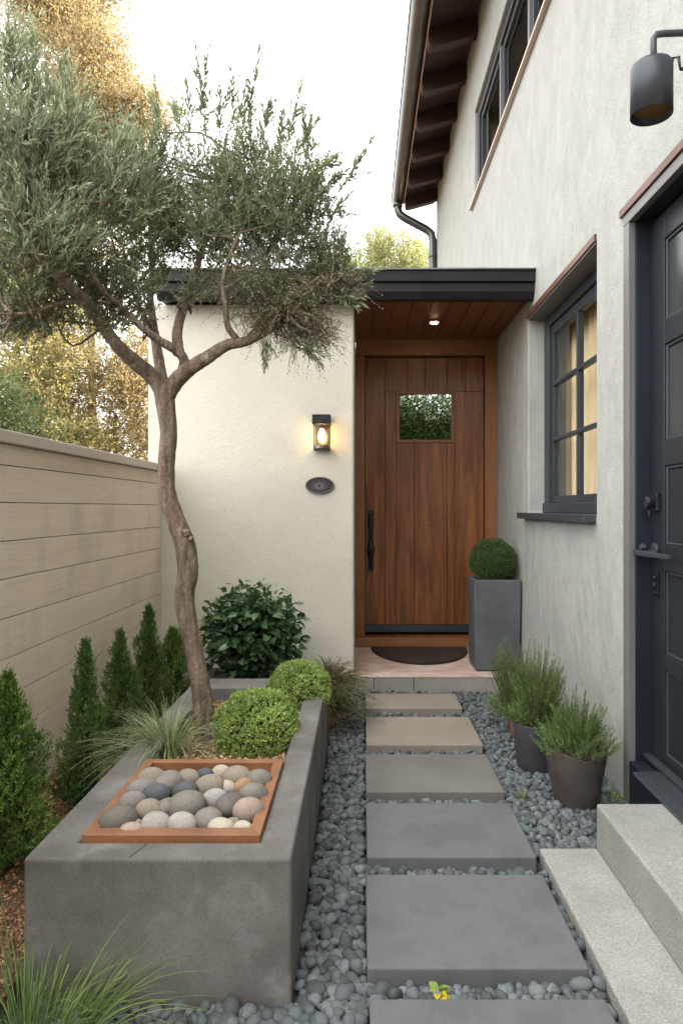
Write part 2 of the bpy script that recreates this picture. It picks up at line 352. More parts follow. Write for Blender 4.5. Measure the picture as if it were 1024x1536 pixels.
l.new(tc.outputs['Generated'], nz.inputs['Vector']); l.new(nz.outputs['Fac'], cr.inputs[0]); l.new(cr.outputs[0], b2.inputs[0]); sp = n.new('ShaderNodeSeparateXYZ'); l.new(tc.outputs['Generated'], sp.inputs[0])
mr = n.new('ShaderNodeMapRange'); mr.interpolation_type = 'SMOOTHSTEP'; mr.inputs[1].default_value = .25; mr.inputs[2].default_value = -.9; mr.inputs[3].default_value = .72; mr.inputs[4].default_value = 1.05
l.new(sp.outputs[1], mr.inputs[0]); mz_ = n.new('ShaderNodeMapRange'); mz_.inputs[1].default_value = 0; mz_.inputs[2].default_value = 1; mz_.inputs[3].default_value = .75; mz_.inputs[4].default_value = 1.75; l.new(sp.outputs[2], mz_.inputs[0])
mq = n.new('ShaderNodeMath'); mq.operation = 'MULTIPLY'; l.new(mr.outputs[0], mq.inputs[0]); l.new(mz_.outputs[0], mq.inputs[1]); l.new(mq.outputs[0], b2.inputs[1])
ad = n.new('ShaderNodeAddShader'); l.new(bg.outputs[0], ad.inputs[0]); l.new(b2.outputs[0], ad.inputs[1]); l.new(ad.outputs[0], n['World Output'].inputs[0])
scene.view_settings.view_transform = 'Standard'; scene.view_settings.look = 'None'; scene.view_settings.exposure = 2.05; scene.view_settings.gamma = 1
scene.render.engine = 'CYCLES'; scene.cycles.max_bounces = 8; scene.cycles.transparent_max_bounces = 12
# ------------------------------------------------------------------ ground
XR = 1.04; XF = -1.251; YW = 4.27; YD = 5.24
tag(MB().add([(-400,-400,-.05),(400,-400,-.05),(400,400,-.05),(-400,400,-.05)], [(0,1,2,3)]).build('ground', M['soil']), kind='structure')
tag(MB().box(-1.2, 1.03, -2.5, 4.262, -.049, -.022).build('gravel_bed', M['gravel_bed']), kind='structure')
SLABS = [(.018,.553,1.05,1.553,'slab_grey'),(.013,.552,1.655,2.08,'slab_grey'),(.017,.560,2.183,2.583,'slab_grey'),(.017,.564,2.686,3.094,'slab_brown'),
         (.022,.572,3.216,3.648,'slab_tan'),(.024,.562,3.806,4.107,'slab_tan')]
SL = ['wide dark grey paving slab cut off by the bottom edge of the photo','big smooth grey paving slab beside the lower granite step','grey paving slab with darker blotches, just behind the biggest full slab',
      'brownish grey paving slab, third from the front door step','tan paving slab, second from the front door step','smallest tan paving slab right against the front door step']
for (x0,x1,y0,y1,mm), lb in zip(SLABS, SL):
    tag(MB().box(x0,x1,y0,y1,-.02,.035).build('paving_slab', M[mm], bevel=.006, seg=3), lb, 'paving slab', 'paving slabs leading to the front door')
# pebbles
PL = (-.785, -.1625, 1.585, 3.27)     # planter footprint
def in_free(x, y, mrg):
    ok = np.ones(len(x), bool)
    for (x0,x1,y0,y1,_) in SLABS: ok &= ~((x > x0-mrg) & (x < x1+mrg) & (y > y0-mrg) & (y < y1+mrg))
    ok &= ~((x < PL[1]+mrg) & (y > PL[2]-mrg) & (y < PL[3]+.2)); ok &= ~((x < -.2) & (y > 3.3)); ok &= ~((x < -.785))
    ok &= ~((x > .585-mrg) & (y < 2.25+mrg))
    return ok
rng = np.random.default_rng(3)
pts = []
for layer, (sp, z) in enumerate(((.0265, -.004), (.0265, -.013), (.037, .005))):
    gx, gy = np.meshgrid(np.arange(-.8, 1.03, sp), np.arange(.7, 4.25, sp*.87)); gx = gx+(np.arange(gx.shape[0])%2)[:, None]*sp/2
    x = gx.ravel()+rng.normal(size=gx.size)*sp*.22+layer*.013; y = gy.ravel()+rng.normal(size=gx.size)*sp*.22+layer*.01
    if layer == 2:
        k = rng.random(len(x)) < .45; x, y = x[k], y[k]
    pts.append(np.stack([x, y, np.full(len(x), z)+rng.normal(size=len(x))*.003], 1))
pts = np.concatenate(pts); pts = pts[in_free(pts[:, 0], pts[:, 1], .012)]
n_ = len(pts); tv = np.stack([lumpy(ICO2[0], np.random.default_rng(k), .24) for k in range(14)])
sel = rng.integers(0, 14, n_); big = rng.random(n_)**2
r0 = (.0102+.0095*big)*np.clip(1.12-.10*(pts[:, 1]-1.5), .8, 1.15)
scl = np.stack([r0*rng.uniform(.95, 1.4, n_), r0*rng.uniform(.8, 1.05, n_), r0*rng.uniform(.6, .95, n_)], 1)
V = tv[sel]*scl[:, None]
a = rng.uniform(0, 6.28, n_); tl = rng.normal(size=n_)*.35
c_, s_ = np.cos(tl)[:, None], np.sin(tl)[:, None]
V = np.stack([V[..., 0]*c_-V[..., 2]*s_, V[..., 1], V[..., 0]*s_+V[..., 2]*c_], -1)
c_, s_ = np.cos(a)[:, None], np.sin(a)[:, None]
V = np.stack([V[..., 0]*c_-V[..., 1]*s_, V[..., 0]*s_+V[..., 1]*c_, V[..., 2]], -1)+pts[:, None]
Fc = (ICO2[1][None]+(np.arange(n_)*len(ICO2[0]))[:, None, None]).reshape(-1, 3)
tag(npmesh('gravel', V.reshape(-1, 3), Fc, M['gravel'], smooth=True), 'blue grey rounded pebbles filling the path around the slabs', 'gravel', kind='stuff')
# ------------------------------------------------------------------ granite steps
def wobbox(x0, x1, y0, y1, z0, z1): return MB().box(x0, x1, y0, y1, z0, z1)
tag(wobbox(.585, .775, -.6, 2.25, -.04, .03).build('granite_step', M['step_granite'], bevel=.007, seg=3), 'low pale granite step next to the pebbles, lower of the two', 'step', 'granite steps up to the grey side door')
tag(wobbox(.776, 1.10, -.6, 2.262, -.04, .172).build('granite_step', M['step_granite'], bevel=.009, seg=3), 'taller pale granite step under the grey side door, upper of the two', 'step', 'granite steps up to the grey side door')
# front step
fs = empty('front_step', (.5, 4.4, 0), 'pink stone front step with grey stone edge below the wooden door', 'step')
for x0, x1 in ((-.16, .075), (.078, .325), (.328, 1.036)):
    MB().box(x0, x1, 4.262, 4.36, -.03, .0935).build('kerb_stone', M['kerb_stone'], fs, bevel=.004)
MB().box(-.05, 1.036, 4.362, 5.22, -.03, .0905).build('tread', M['pink_stone'], fs)
MB().box(-.155, 1.035, 4.258, 4.36, .0936, .0975).build('tread_edge', M['pink_stone'], fs)
# ------------------------------------------------------------------ house
H = empty('house', (3.5, 3, 0), 'pale stucco house with wooden front door under a flat canopy and dark eaves', 'house')
WIN = (3.03, 4.27, 1.12, 2.33); DOR = (1.72, 2.70, .0, 2.30); UP = (2.6, 6.3, 3.97, 4.80)
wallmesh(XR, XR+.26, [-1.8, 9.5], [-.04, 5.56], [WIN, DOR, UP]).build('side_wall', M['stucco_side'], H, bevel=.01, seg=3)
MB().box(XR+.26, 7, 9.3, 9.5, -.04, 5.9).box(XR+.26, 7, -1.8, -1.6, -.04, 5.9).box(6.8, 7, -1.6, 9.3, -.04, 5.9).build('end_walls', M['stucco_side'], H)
MB().box(-1.335, -.047, YW, 5.6, -.04, 2.425).build('front_wall', M['stucco_front'], H, bevel=.014, seg=3)
MB().box(-.046, XR-.002, 5.36, 5.6, -.04, 2.43).build('back_panel', M['plank_back'], H)
# interior dark partitions
MB().box(XR+.5, XR+.52, 2.4, 6.6, 3.5, 5.3).box(XR+.5, XR+.52, 2.7, 4.6, .2, 2.6).box(XR+.26, XR+.5, 2.4, 6.6, 3.5, 3.52).build('room', M['room_dark'], H)
# canopy
can = MB(); can.box(-1.25, XR-.001, 4.08, 5.6, 2.505, 2.572).build('canopy_roof', M['roof_black'], H, bevel=.004)
MB().box(-1.26, XR-.001, 4.068, 5.61, 2.573, 2.582).build('canopy_flashing', M['bronze'], H)
MB().prism([(4.098,2.503),(4.098,2.45),(4.125,2.408),(4.17,2.408),(4.17,2.503)], 'x', -1.235, XR-.001).build('canopy_fascia', M['roof_black'], H, bevel=.003)
MB().box(-1.235, -1.19, 4.171, 5.5, 2.43, 2.503).build('canopy_side_fascia', M['roof_black'], H)
x = -.046; k = 0
while x < XR-.01:
    x1 = min(x+.121, XR-.002); MB().box(x+.0035, x1, 4.172, YD+.02, 2.443, 2.47).build('soffit_board', M['soffit_wood'], H, bevel=.002); x += .1225
MB().box(-1.188, -.047, 4.172, 4.268, 2.443, 2.47).build('soffit_board', M['roof_black'], H)
# front door
MB().box(-.0455, .0256, YD, YD+.12, .165, 2.322).build('door_jamb', M['door_frame_wood'], H, bevel=.003)
MB().box(.949, XR-.0015, YD, YD+.12, .165, 2.322).build('door_jamb', M['door_frame_wood'], H, bevel=.003)
MB().box(-.0455, XR-.0015, YD-.004, YD+.12, 2.324, 2.442).build('door_head', M['beam_wood'], H, bevel=.003)
MB().box(-.0455, XR-.0015, YD-.05, YD+.12, .092, .163).build('door_sill', M['beam_wood'], H, bevel=.004)
FD = MB().box(.03, .944, YD+.085, YD+.11, .19, 2.318).build('front_door', M['plank_back'], H)
yd0 = YD+.06
def X5(px): return (px-VX)*5.3/F
def Z5(py): return CAMH+(VY-py)*5.3/F
zt, zb = 2.318, .245; wz0, wz1 = Z5(664), Z5(587); wx0, wx1 = X5(593.5), X5(681.5)
g = .0010
for (a, b, z0, z1) in ((.028, X5(577), zb, zt), (X5(577), wx0, zb, wz1-.001), (X5(577), X5(611), wz1, zt), (X5(611), X5(637), wz1, zt), (X5(637), X5(670), wz1, zt),
                       (wx0, X5(621), zb, wz0), (X5(621), X5(670), zb, wz0), (X5(670), wx1, zb, wz0), (wx1, .945, zb, wz1-.001), (X5(670), X5(698), wz1, zt), (X5(698), .945, wz1, zt)):
    MB().box(a+g, b-g, yd0, yd0+.024, z0, z1).build('plank', M['door_wood'], FD, bevel=.0022)
t = .028
MB().box(wx0, wx1, yd0-.012, yd0+.02, wz1-t*.8, wz1).box(wx0, wx1, yd0-.012, yd0+.02, wz0, wz0+t*.8).box(wx0, wx0+t, yd0-.012, yd0+.02, wz0+t*.8, wz1-t*.8).box(wx1-t, wx1, yd0-.012, yd0+.02, wz0+t*.8, wz1-t*.8).build('window_frame', M['tray_wood'], FD, bevel=.002)
MB().box(wx0+t-.008, wx1-t+.008, yd0+.008, yd0+.011, wz0+t*.8-.004, wz1-t*.8+.004).build('pane', M['mirror_glass'], FD).rotation_euler = (0, 0, R(-3.6))
MB().box(.028, .945, yd0-.008, yd0+.02, .188, .24).build('kick_strip', M['slate_paint'], FD, bevel=.003)
hx = X5(556); hz0, hz1 = Z5(858), Z5(765); hp = []; 
hm = MB(); hm.box(hx-.024, hx+.024, yd0-.008, yd0-.001, hz1-.15, hz1).box(hx-.022, hx+.022, yd0-.008, yd0-.001, hz0, hz0+.14)
nn = 16
for i in range(nn+1):
    tt = i/nn; zz = hz0+.03+(hz1-hz0-.06)*tt; hp.append((hx, yd0-.012-.035*math.sin(math.pi*tt)**.5, zz))
hm.tube(hp, [.014+.016*math.exp(-((i/nn-.36)/.10)**2)+.005*math.exp(-((i/nn-.85)/.12)**2) for i in range(nn+1)], 10, wob=.08)
hm.build('handle', M['iron'], FD, bevel=.001)
# lower window
wx = XR+.10
LW = MB(); y0, y1, z0, z1 = WIN; e = .002
LW.box(wx, wx+.07, y1-.10, y1-e, z0+.06, z1-.008).box(wx, wx+.07, y0+e, y0+.12, z0+.06, z1-.008).box(wx, wx+.07, y0+.12, y1-.10, z1-.07, z1-.008).box(wx-.012, wx+.07, y0+e, y1-e, z0+.002, z0+.06)
LW = LW.build('window', M['slate_paint'], H, bevel=.004)
sx = wx+.018; gy0, gy1, gz0, gz1 = y0+.12, y1-.10, z0+.062, z1-.072
S = MB(); sf = .045
S.box(sx, sx+.04, gy1-sf, gy1, gz0, gz1).box(sx, sx+.04, gy0, gy0+sf, gz0, gz1).box(sx, sx+.04, gy0+sf, gy1-sf, gz1-.055, gz1).box(sx, sx+.04, gy0+sf, gy1-sf, gz0, gz0+.04)
S.build('sash', M['slate_paint'], LW, bevel=.003)
Mu = MB(); ym = (gy0+gy1)/2; mz = [1.563, 1.897]; mw = .011; segs = [gz0+.04]+mz+[gz1-.055]
for a in mz: Mu.box(sx-.004, sx+.03, gy0+sf, gy1-sf, a-mw, a+mw)
for a, b in zip(segs[:-1], segs[1:]): Mu.box(sx-.006, sx+.03, ym-mw, ym+mw, a+(mw if a in mz else 0), b-(mw if b in mz else 0))
Mu.build('muntins', M['slate_paint'], LW, bevel=.003)
for i, (a, b) in enumerate(((gy0+sf, ym-mw), (ym+mw, gy1-sf))):
    for c, d in zip(segs[:-1], segs[1:]): MB().box(sx+.012, sx+.016, a, b, c+(mw if c in mz else 0), d-(mw if d in mz else 0)).build('pane', M['glass'], LW)
MB().box(.985, wx+.02, WIN[0]-.0, WIN[1]+.07, WIN[2]-.036, WIN[2]+.001).build('window_sill', M['slate_paint'], H, bevel=.004)
ll = MB(); ll.prism([(XR-.012, 2.331),(XR+.16, 2.331),(XR+.16, 2.345),(XR+.0, 2.365),(XR-.012, 2.365)], 'y', WIN[0]-.005, WIN[1]+.0)
ll.build('window_lintel', M['copper'], H, bevel=.002)
MB().box(XR-.004, wx+.06, WIN[0]+.003, WIN[1]-.004, 2.322, 2.3305).build('lintel_soffit', M['trim_grey'], H)
# curtains
cm = MB()
for (a, b, ph) in ((3.034, 3.78, 0), (3.70, 4.266, 1.2)):
    N = 60; v = []; 
    for i in range(N+1):
        yy = a+(b-a)*i/N; xx = XR+.225+.010*math.sin(i*.9+ph)+.006*math.sin(i*.37)+(.022 if ph else 0)
        v += [(xx, yy, 1.125), (xx, yy, 2.325)]
    cm.add(v, [(2*i, 2*i+1, 2*i+3, 2*i+2) for i in range(N)])
cm.build('curtain', M['curtain'], H, smooth=True)
# side door
dx = 1.118; SD = MB()
tr = MB(); tr.box(XR-.008, XR+.02, 2.643, 2.698, .0, 2.257).box(XR-.008, XR+.02, 1.78, 2.698, 2.258, 2.299).build('door_trim', M['trim_grey'], H, bevel=.003)
jb = MB(); jb.box(XR+.021, XR+.25, 2.645, 2.698, .0, 2.298).box(XR+.021, XR+.25, 1.78, 2.644, 2.259, 2.298).box(XR-.008, XR+.25, 1.722, 1.779, 0, 2.298)
jb.build('door_casing', M['navy_paint'], H, bevel=.003)
MB().box(XR-.016, XR+.01, 1.70, 2.72, 2.301, 2.332).build('door_lintel', M['copper'], H, bevel=.002)
DD = MB().box(dx+.022, dx+.05, 1.785, 2.64, .2, 2.25).build('side_door', M['navy_paint'], H)
ya, yb, yc, ye = 1.785, 1.91, 2.527, 2.64
rails = [(.185,.232),(.552,.606),(.916,1.013),(1.306,1.40),(1.755,1.843),(2.146,2.25)]
fr = MB(); fr.box(dx, dx+.024, yc, ye, .185, 2.25).box(dx, dx+.024, ya, yb, .185, 2.25)
for a, b in rails: fr.box(dx, dx+.024, yb, yc, a, b)
fr.build('door_rails', M['navy_paint'], DD, bevel=.003)
for i in range(5):
    a, b = rails[i][1], rails[i+1][0]
    MB().prism([(yb+.012,a+.012),(yc-.012,a+.012),(yc-.012,b-.012),(yb+.012,b-.012)], 'x', dx+.014, dx+.0215).build('glass_panel' if i > 2 else 'panel', M['smoked_glass'] if i > 2 else M['navy_paint'], DD, bevel=.003)
    q = MB(); w_ = .012
    q.box(dx+.006, dx+.02, yb, yb+w_, a, b).box(dx+.006, dx+.02, yc-w_, yc, a, b).box(dx+.006, dx+.02, yb+w_, yc-w_, a, a+w_).box(dx+.006, dx+.02, yb+w_, yc-w_, b-w_, b)
    q.build('panel_moulding', M['slate_paint'], DD, bevel=.004)
MB().box(XR-.006, 1.117, 2.264, 2.642, -.03, .171).build('threshold_base', M['navy_paint'], H)
th = MB(); th.prism([(.988,.173),(.988,.183),(1.03,.187),(1.117,.187),(1.117,.173)], 'y', 1.722, 2.50).box(1.085, 1.116, 1.79, 2.64, .188, .205).build('door_threshold', M['slate_paint'], H, bevel=.004)
lk = MB(); ky, kz = 2.585, 1.172
lk.box(dx-.016, dx-.001, ky-.032, ky+.032, kz-.034, kz+.034).lathe([(.022,-.045),(.024,-.035),(.020,-.016)], (dx, ky, kz), 20, 'x').tube([(dx-.03, ky, kz-.03), (dx-.03, ky, kz-.052)], .005, 6)
lk.build('deadbolt', M['iron'], DD, bevel=.007, seg=3)
lv = MB(); lz = .982
lv.lathe([(.026,-.016),(.026,-.002)], (dx, ky, lz+.01), 20, 'x').tube([(dx-.01, ky, lz), (dx-.058, ky, lz)], .010, 10).tube([(dx-.055, ky+.01, lz+.012),(dx-.055, ky-.01, lz+.026)], .012, 8)
lv.prism([(2.66,lz-.008),(2.645,lz+.008),(2.34,lz+.006),(2.34,lz-.010),(2.60,lz-.014)], 'x', dx-.070, dx-.052).build('lever_handle', M['slate_paint'], DD, bevel=.004)
es = MB(); es.box(dx-.008, dx-.001, ky-.018, ky+.018, .815, .905); es.lathe([(.009,-.016),(.011,-.009)], (dx, ky, .885), 12, 'x').lathe([(.012,-.018),(.013,-.009)], (dx, ky, .858), 12, 'x').lathe([(.006,-.013),(.007,-.009)], (dx, ky, .828), 12, 'x')
es.build('keyhole_plate', M['iron'], DD, bevel=.003)
# upper window
y0, y1, z0, z1 = UP; ux = XR+.03
UW = MB(); UW.box(ux, ux+.09, y1-.07, y1-e, z0+e, z1-e).box(ux, ux+.09, y0+e, y0+.07, z0+e, z1-e).box(ux, ux+.09, y0+.07, y1-.07, z1-.07, z1-e).box(ux, ux+.09, y0+.07, y1-.07, z0+e, z0+.05)
UW = UW.build('window', M['slate_paint'], H, bevel=.004)
edges = [y0+.07, 3.5, 4.4, 5.3, y1-.07]
for k in range(4):
    a, b = edges[k]+(0 if k == 0 else .02), edges[k+1]-(0 if k == 3 else .02); c, d = z0+.052, z1-.072
    q = MB(); w_ = .045; q.box(ux+.02, ux+.06, a+.002, a+w_, c, d).box(ux+.02, ux+.06, b-w_, b-.002, c, d).box(ux+.02, ux+.06, a+w_, b-w_, c, c+w_).box(ux+.02, ux+.06, a+w_, b-w_, d-w_, d)
    q.build('sash', M['slate_paint'], UW, bevel=.003)
    MB().box(ux+.035, ux+.04, a+w_, b-w_, c+w_, d-w_).build('pane', M['glass'], UW)
    if k < 3: MB().box(ux+.004, ux+.08, b, b+.04, c, d).build('mullion', M['trim_grey'], UW, bevel=.002)
N = 90; v = []
for i in range(N+1):
    yy = 2.65+(3.6)*i/N; xx = XR+.32+.02*math.sin(i*.8); v += [(xx, yy, 3.9), (xx, yy, 4.85)]
MB().add(v, [(2*i, 2*i+1, 2*i+3, 2*i+2) for i in range(N)]).build('upper_curtain', M['room_dark'], H, smooth=True)
MB().prism([(1.008,3.945),(XR-.001,3.945),(XR-.001,3.972),(1.008,3.966)], 'y', 2.5, 6.42).build('upper_sill', M['sky_wire'], H, bevel=.002)
# eaves
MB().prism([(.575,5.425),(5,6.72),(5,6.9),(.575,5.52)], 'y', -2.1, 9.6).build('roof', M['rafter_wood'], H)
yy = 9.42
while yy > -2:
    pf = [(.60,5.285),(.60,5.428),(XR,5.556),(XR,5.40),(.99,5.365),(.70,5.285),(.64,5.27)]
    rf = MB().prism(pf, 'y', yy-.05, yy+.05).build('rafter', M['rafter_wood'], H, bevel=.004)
    MB().box(.596, .5995, yy-.045, yy+.045, 5.31, 5.42).build('rafter_end', M['rafter_end'], rf)
    yy -= .655
gt = MB(); gc = (.50, 5.45); pr = [(gc[0]+.08*math.cos(a), gc[1]+.09*math.sin(a)) for a in np.linspace(math.pi, 2*math.pi, 14)]
pr2 = [(gc[0]+.072*math.cos(a), gc[1]+.082*math.sin(a)) for a in np.linspace(2*math.pi, math.pi, 14)]
gt.prism(pr+pr2, 'y', -2.1, 9.62).tube([(.42,-2.1,5.455),(.42,9.62,5.455)], .012, 8)
gt.build('gutter', M['bronze'], H, smooth=False)
MB().prism([(.583,5.36),(.592,5.36),(.592,5.53),(.583,5.53)], 'y', -2.1, 9.61).build('eave_board', M['sky_wire'], H)
MB().prism(pr+[(.58,5.452),(.42,5.452)], 'y', 9.62, 9.63).build('gutter_end', M['bronze'], H)
dp = [(.50,9.42,5.38),(.50,9.42,5.27),(.53,9.42,5.2),(.6,9.42,5.15),(.90,9.42,4.99),(.965,9.42,4.93),(.98,9.42,4.84),(.98,9.42,4.6),(.98,9.42,0)]
MB().tube(dp, .055, 16).tube([(.98,9.42,4.62),(.98,9.42,4.60)], .062, 16).tube([(.5,9.42,5.36),(.5,9.42,5.30)], .066, 16).build('downspout', M['bronze'], H, smooth=True)
# ------------------------------------------------------------------ fence wall
fe = empty('fence', (XF-.1, 0, 0), 'pale horizontal board fence with a flat capping running along the left side', 'fence')
zz = [1.376, 1.301, 1.169, 1.033, .90, .76, .618, .482, .345, .208, .07, -.04]
for a, b in zip(zz[:-1], zz[1:]):
    MB().box(XF-.03, XF, -2, YW-.003, b+.0015, a-.0015).build('board', M['fence_wood'], fe, bevel=.0015)
MB().box(XF-.09, XF-.031, -2, YW-.003, -.04, 1.376).build('backing', M['plank_back'], fe)
MB().box(XF-.12, XF+.028, -2, YW-.003, 1.377, 1.421).build('cap', M['fence_cap'], fe, bevel=.004)
# ------------------------------------------------------------------ planter
pl = empty('concrete_planter', ((PL[0]+PL[1])/2, 2.4, 0), 'long low concrete planter box holding the olive tree and cobble tray', 'planter')
x0, x1, y0, y1 = PL; zt = .336; t = .09
mb = MB(); o_ = [(x0,y0),(x1,y0),(x1,y1),(x0,y1)]; i_ = [(x0+t+.008,y0+.078),(x1-t+.004,y0+.078),(x1-t+.004,y1-.17),(x0+t+.008,y1-.17)]
v = [(*p, -.04) for p in o_]+[(*p, zt) for p in o_]+[(*p, zt) for p in i_]+[(*p, .1) for p in i_]
f = [(k, (k+1)%4, 4+(k+1)%4, 4+k) for k in range(4)]+[(4+k, 4+(k+1)%4, 8+(k+1)%4, 8+k) for k in range(4)]+[(8+k, 8+(k+1)%4, 12+(k+1)%4, 12+k) for k in range(4)]+[(12,13,14,15),(3,2,1,0)]
mb.add(v, f).build('box', M['planter_concrete'], pl, bevel=.010, seg=4)
cp = [(-.520, y0+.075),(-.525, y0+.05),(-.532, y0+.03),(-.538, y0+.011),(-.541,y0-.0005)]
MB().tube([(*p, zt+.0002) for p in cp[:4]]+[(-.540,y0+.004,zt)], .0014, 5, wob=.5).build('crack', M['moss'], pl)
# mulch inside planter
def chips(name, parent, regions, n, label, seed, zf, sz=.010):
    rng = np.random.default_rng(seed); X0, X1, Y0, Y1 = regions
    c = np.stack([rng.uniform(X0, X1, n), rng.uniform(Y0, Y1, n), np.zeros(n)], 1); c[:, 2] = zf(c[:, 0], c[:, 1])+rng.uniform(0, .008, n)
    d = unit(rng.normal(size=(n, 3))*[1,1,.35]); L = rng.uniform(.5, 1.6, n)*sz*1.6
    V, Fq = leaves(rng, c, d, L, L*.5, .1); o = npmesh(name, V, Fq, M['chips'], parent)
    return tag(o, label, 'mulch', kind='stuff')
MB().box(x0+t+.01, x1-t+.002, y0+.08, y1-.172, .101, .272).build('soil', M['soil'], pl)
M['chips_pale'] = surf('chips_pale', (.34,.22,.11), (.55,.40,.24), 20, rough=.85, isl=.6)
chips('mulch', None, (x0+.1, x1-.09, 2.2, y1-.175), 11000, 'bark chips covering the soil in the concrete planter', 4, lambda a, b: .272+0*a, .007).data.materials[0] = M['chips_pale']
gs = MB(); 
for i in range(1):
    gs.box(XF+.001, x0-.001, 1.0, YW-.001, -.045, .075).box(x0-.001, -.2, y1+.002, YW-.001, -.045, .075)
tag(gs.build('soil_bed', M['soil']), kind='structure')
chips('mulch', None, (XF+.01, x0-.005, 1.1, YW-.01), 22000, 'brown bark chips covering the strip along the fence', 5, lambda a, b: .076+0*a, .0075)
# tray
tx0, tx1, ty0, ty1 = -.683, -.247, 1.667, 2.172; tw = .030; tz0, tz1 = .30, .352
ty = empty('stone_tray', (-.465, 1.92, .3), 'square reddish wooden tray set in the planter and filled with cobbles', 'tray')
MB().prism([(tx0,ty0),(tx1,ty0),(tx1-tw,ty0+tw*1.3),(tx0+tw,ty0+tw*1.3)], 'z', tz0, tz1).build('side_board', M['tray_wood'], ty, bevel=.002)
MB().prism([(tx1,ty0+.0005),(tx1,ty1-.0005),(tx1-tw,ty1-tw),(tx1-tw,ty0+tw*1.3)], 'z', tz0, tz1).build('side_board', M['tray_wood'], ty, bevel=.002)
MB().prism([(tx0,ty0+.0005),(tx0+tw,ty0+tw*1.3),(tx0+tw,ty1-tw),(tx0,ty1-.0005)], 'z', tz0, tz1).build('side_board', M['tray_wood'], ty, bevel=.002)
MB().prism([(tx0,ty1),(tx0+tw,ty1-tw),(tx1-tw,ty1-tw),(tx1,ty1)], 'z', tz0, tz1).build('side_board', M['tray_wood'], ty, bevel=.002)
MB().box(tx0+.012, tx1-.012, ty0+.012, ty1-.012, .273, .299).build('base', M['plank_back'], ty)
CG = {'dk': ((.13,.115,.10),(.17,.15,.13)), 'mv': ((.22,.19,.18),(.28,.25,.235)), 'lt': ((.36,.34,.31),(.44,.42,.385)), 'cr': ((.48,.42,.33),(.56,.49,.40)), 'bl': ((.075,.08,.09),(.115,.12,.13)),
      'tn': ((.25,.205,.155),(.34,.285,.225)), 'gb': ((.19,.17,.145),(.26,.24,.21)), 'pk': ((.36,.27,.21),(.45,.35,.28)), 'or': ((.33,.19,.10),(.42,.26,.15))}
for k, (a, b) in CG.items():
    a = tuple(q*.74 for q in a); b = tuple(q*.8 for q in b)
    M['cob_'+k] = surf('cobble_'+k, a, b, 14, rough=.75, fine=.2, fscale=260, bump=.25, bscale=200, dist=.8)
COB = [(240,410,72,50,'dk',-15,'dark brown grey cobble in the front left corner of the tray'),(290,446,46,18,'pk',0,'small pinkish cobble against the front board near the left corner'),
 (314,420,22,17,'tn',0,'tiny brown cobble behind the pinkish one at the front left'),(390,421,56,36,'lt',0,'pale grey cobble second along the front board'),(495,423,56,34,'lt',0,'pale grey cobble at the middle of the front board'),
 (600,402,54,48,'gb',-10,'round grey brown cobble in front of the tall dark one'),(650,434,52,23,'cr',5,'cream cobble half sunk at the front board'),(738,437,36,16,'cr',0,'small cream cobble in the front right corner'),
 (762,368,60,47,'pk',-20,'pinkish banded cobble against the right board'),(688,340,52,66,'dk',15,'tall dark grey cobble standing right of centre'),(512,350,74,50,'gb',-20,'largest grey brown cobble in the centre of the tray'),
 (436,352,40,46,'gb',20,'narrow grey brown cobble left of the largest one'),(360,367,54,44,'tn',0,'round brown cobble behind the pale second one'),(290,335,52,38,'mv',-20,'mauve grey cobble against the left board'),
 (335,285,62,34,'mv',-30,'long mauve cobble behind the other mauve one at left'),(390,302,54,30,'bl',-8,'dark blue grey cobble left of centre'),(438,255,50,58,'gb',15,'tall grey brown cobble in the back left part'),
 (372,237,52,28,'tn',-20,'brown cobble in the back left corner'),(506,291,48,29,'bl',-8,'dark blue grey cobble right in the middle'),(520,237,44,34,'tn',0,'tan grey cobble along the back board'),
 (585,224,34,26,'bl',0,'small dark slate cobble along the back board'),(650,215,36,29,'cr',0,'cream round cobble along the back board'),(603,271,56,37,'tn',-8,'brown cobble between slate and cream cobbles'),
 (628,320,48,38,'lt',-5,'smooth light grey cobble left of the tall dark one'),(675,275,35,19,'cr',0,'tiny cream cobble behind the tall dark one'),(715,234,56,36,'tn',-10,'wide tan grey cobble near the back right'),
 (746,270,40,23,'or',-20,'orange brown cobble near the right board'),(805,245,52,36,'gb',-10,'grey cobble in the back right corner'),(780,302,54,30,'gb',-5,'flat grey cobble behind the pinkish banded one'),(700,416,26,15,'tn',0,'tiny brown cobble between cream cobbles at the front')]
rng = np.random.default_rng(11)
for i, (cx, cy, rx, ry, cc, an, lb) in enumerate(COB):
    px, py = 90+cx*.371, 1080+cy*.371; zc = .343+(.006 if ry > 25 else 0); d = (CAMH-zc)*F/(py-VY)
    ax = rx*.371*d/F*1.10; az = min(ax*.8, .044); el = (CAMH-zc)/d; ryw = ry*.371*d/F
    ay = max(.6*ax, min(1.25*ax, math.sqrt(max(1e-6, ryw**2-(az*.9)**2))/max(el, .2))) if ryw > az*.95 else .7*ax
    v = lumpy(ICO4[0], rng, .05, 1.3)*np.array([ax, ay, min(az, ryw*1.25+.006)])
    q = math.radians(-an); v = np.stack([v[:, 0]*math.cos(q)-v[:, 1]*math.sin(q), v[:, 0]*math.sin(q)+v[:, 1]*math.cos(q), v[:, 2]+rng.uniform(-.05,.05)*v[:, 0]], 1)+np.array([(px-VX)*d/F, d, zc])
    tag(npmesh('cobble', v, ICO4[1], M['cob_'+cc], smooth=True), lb, 'cobble', 'cobbles in the wooden tray')
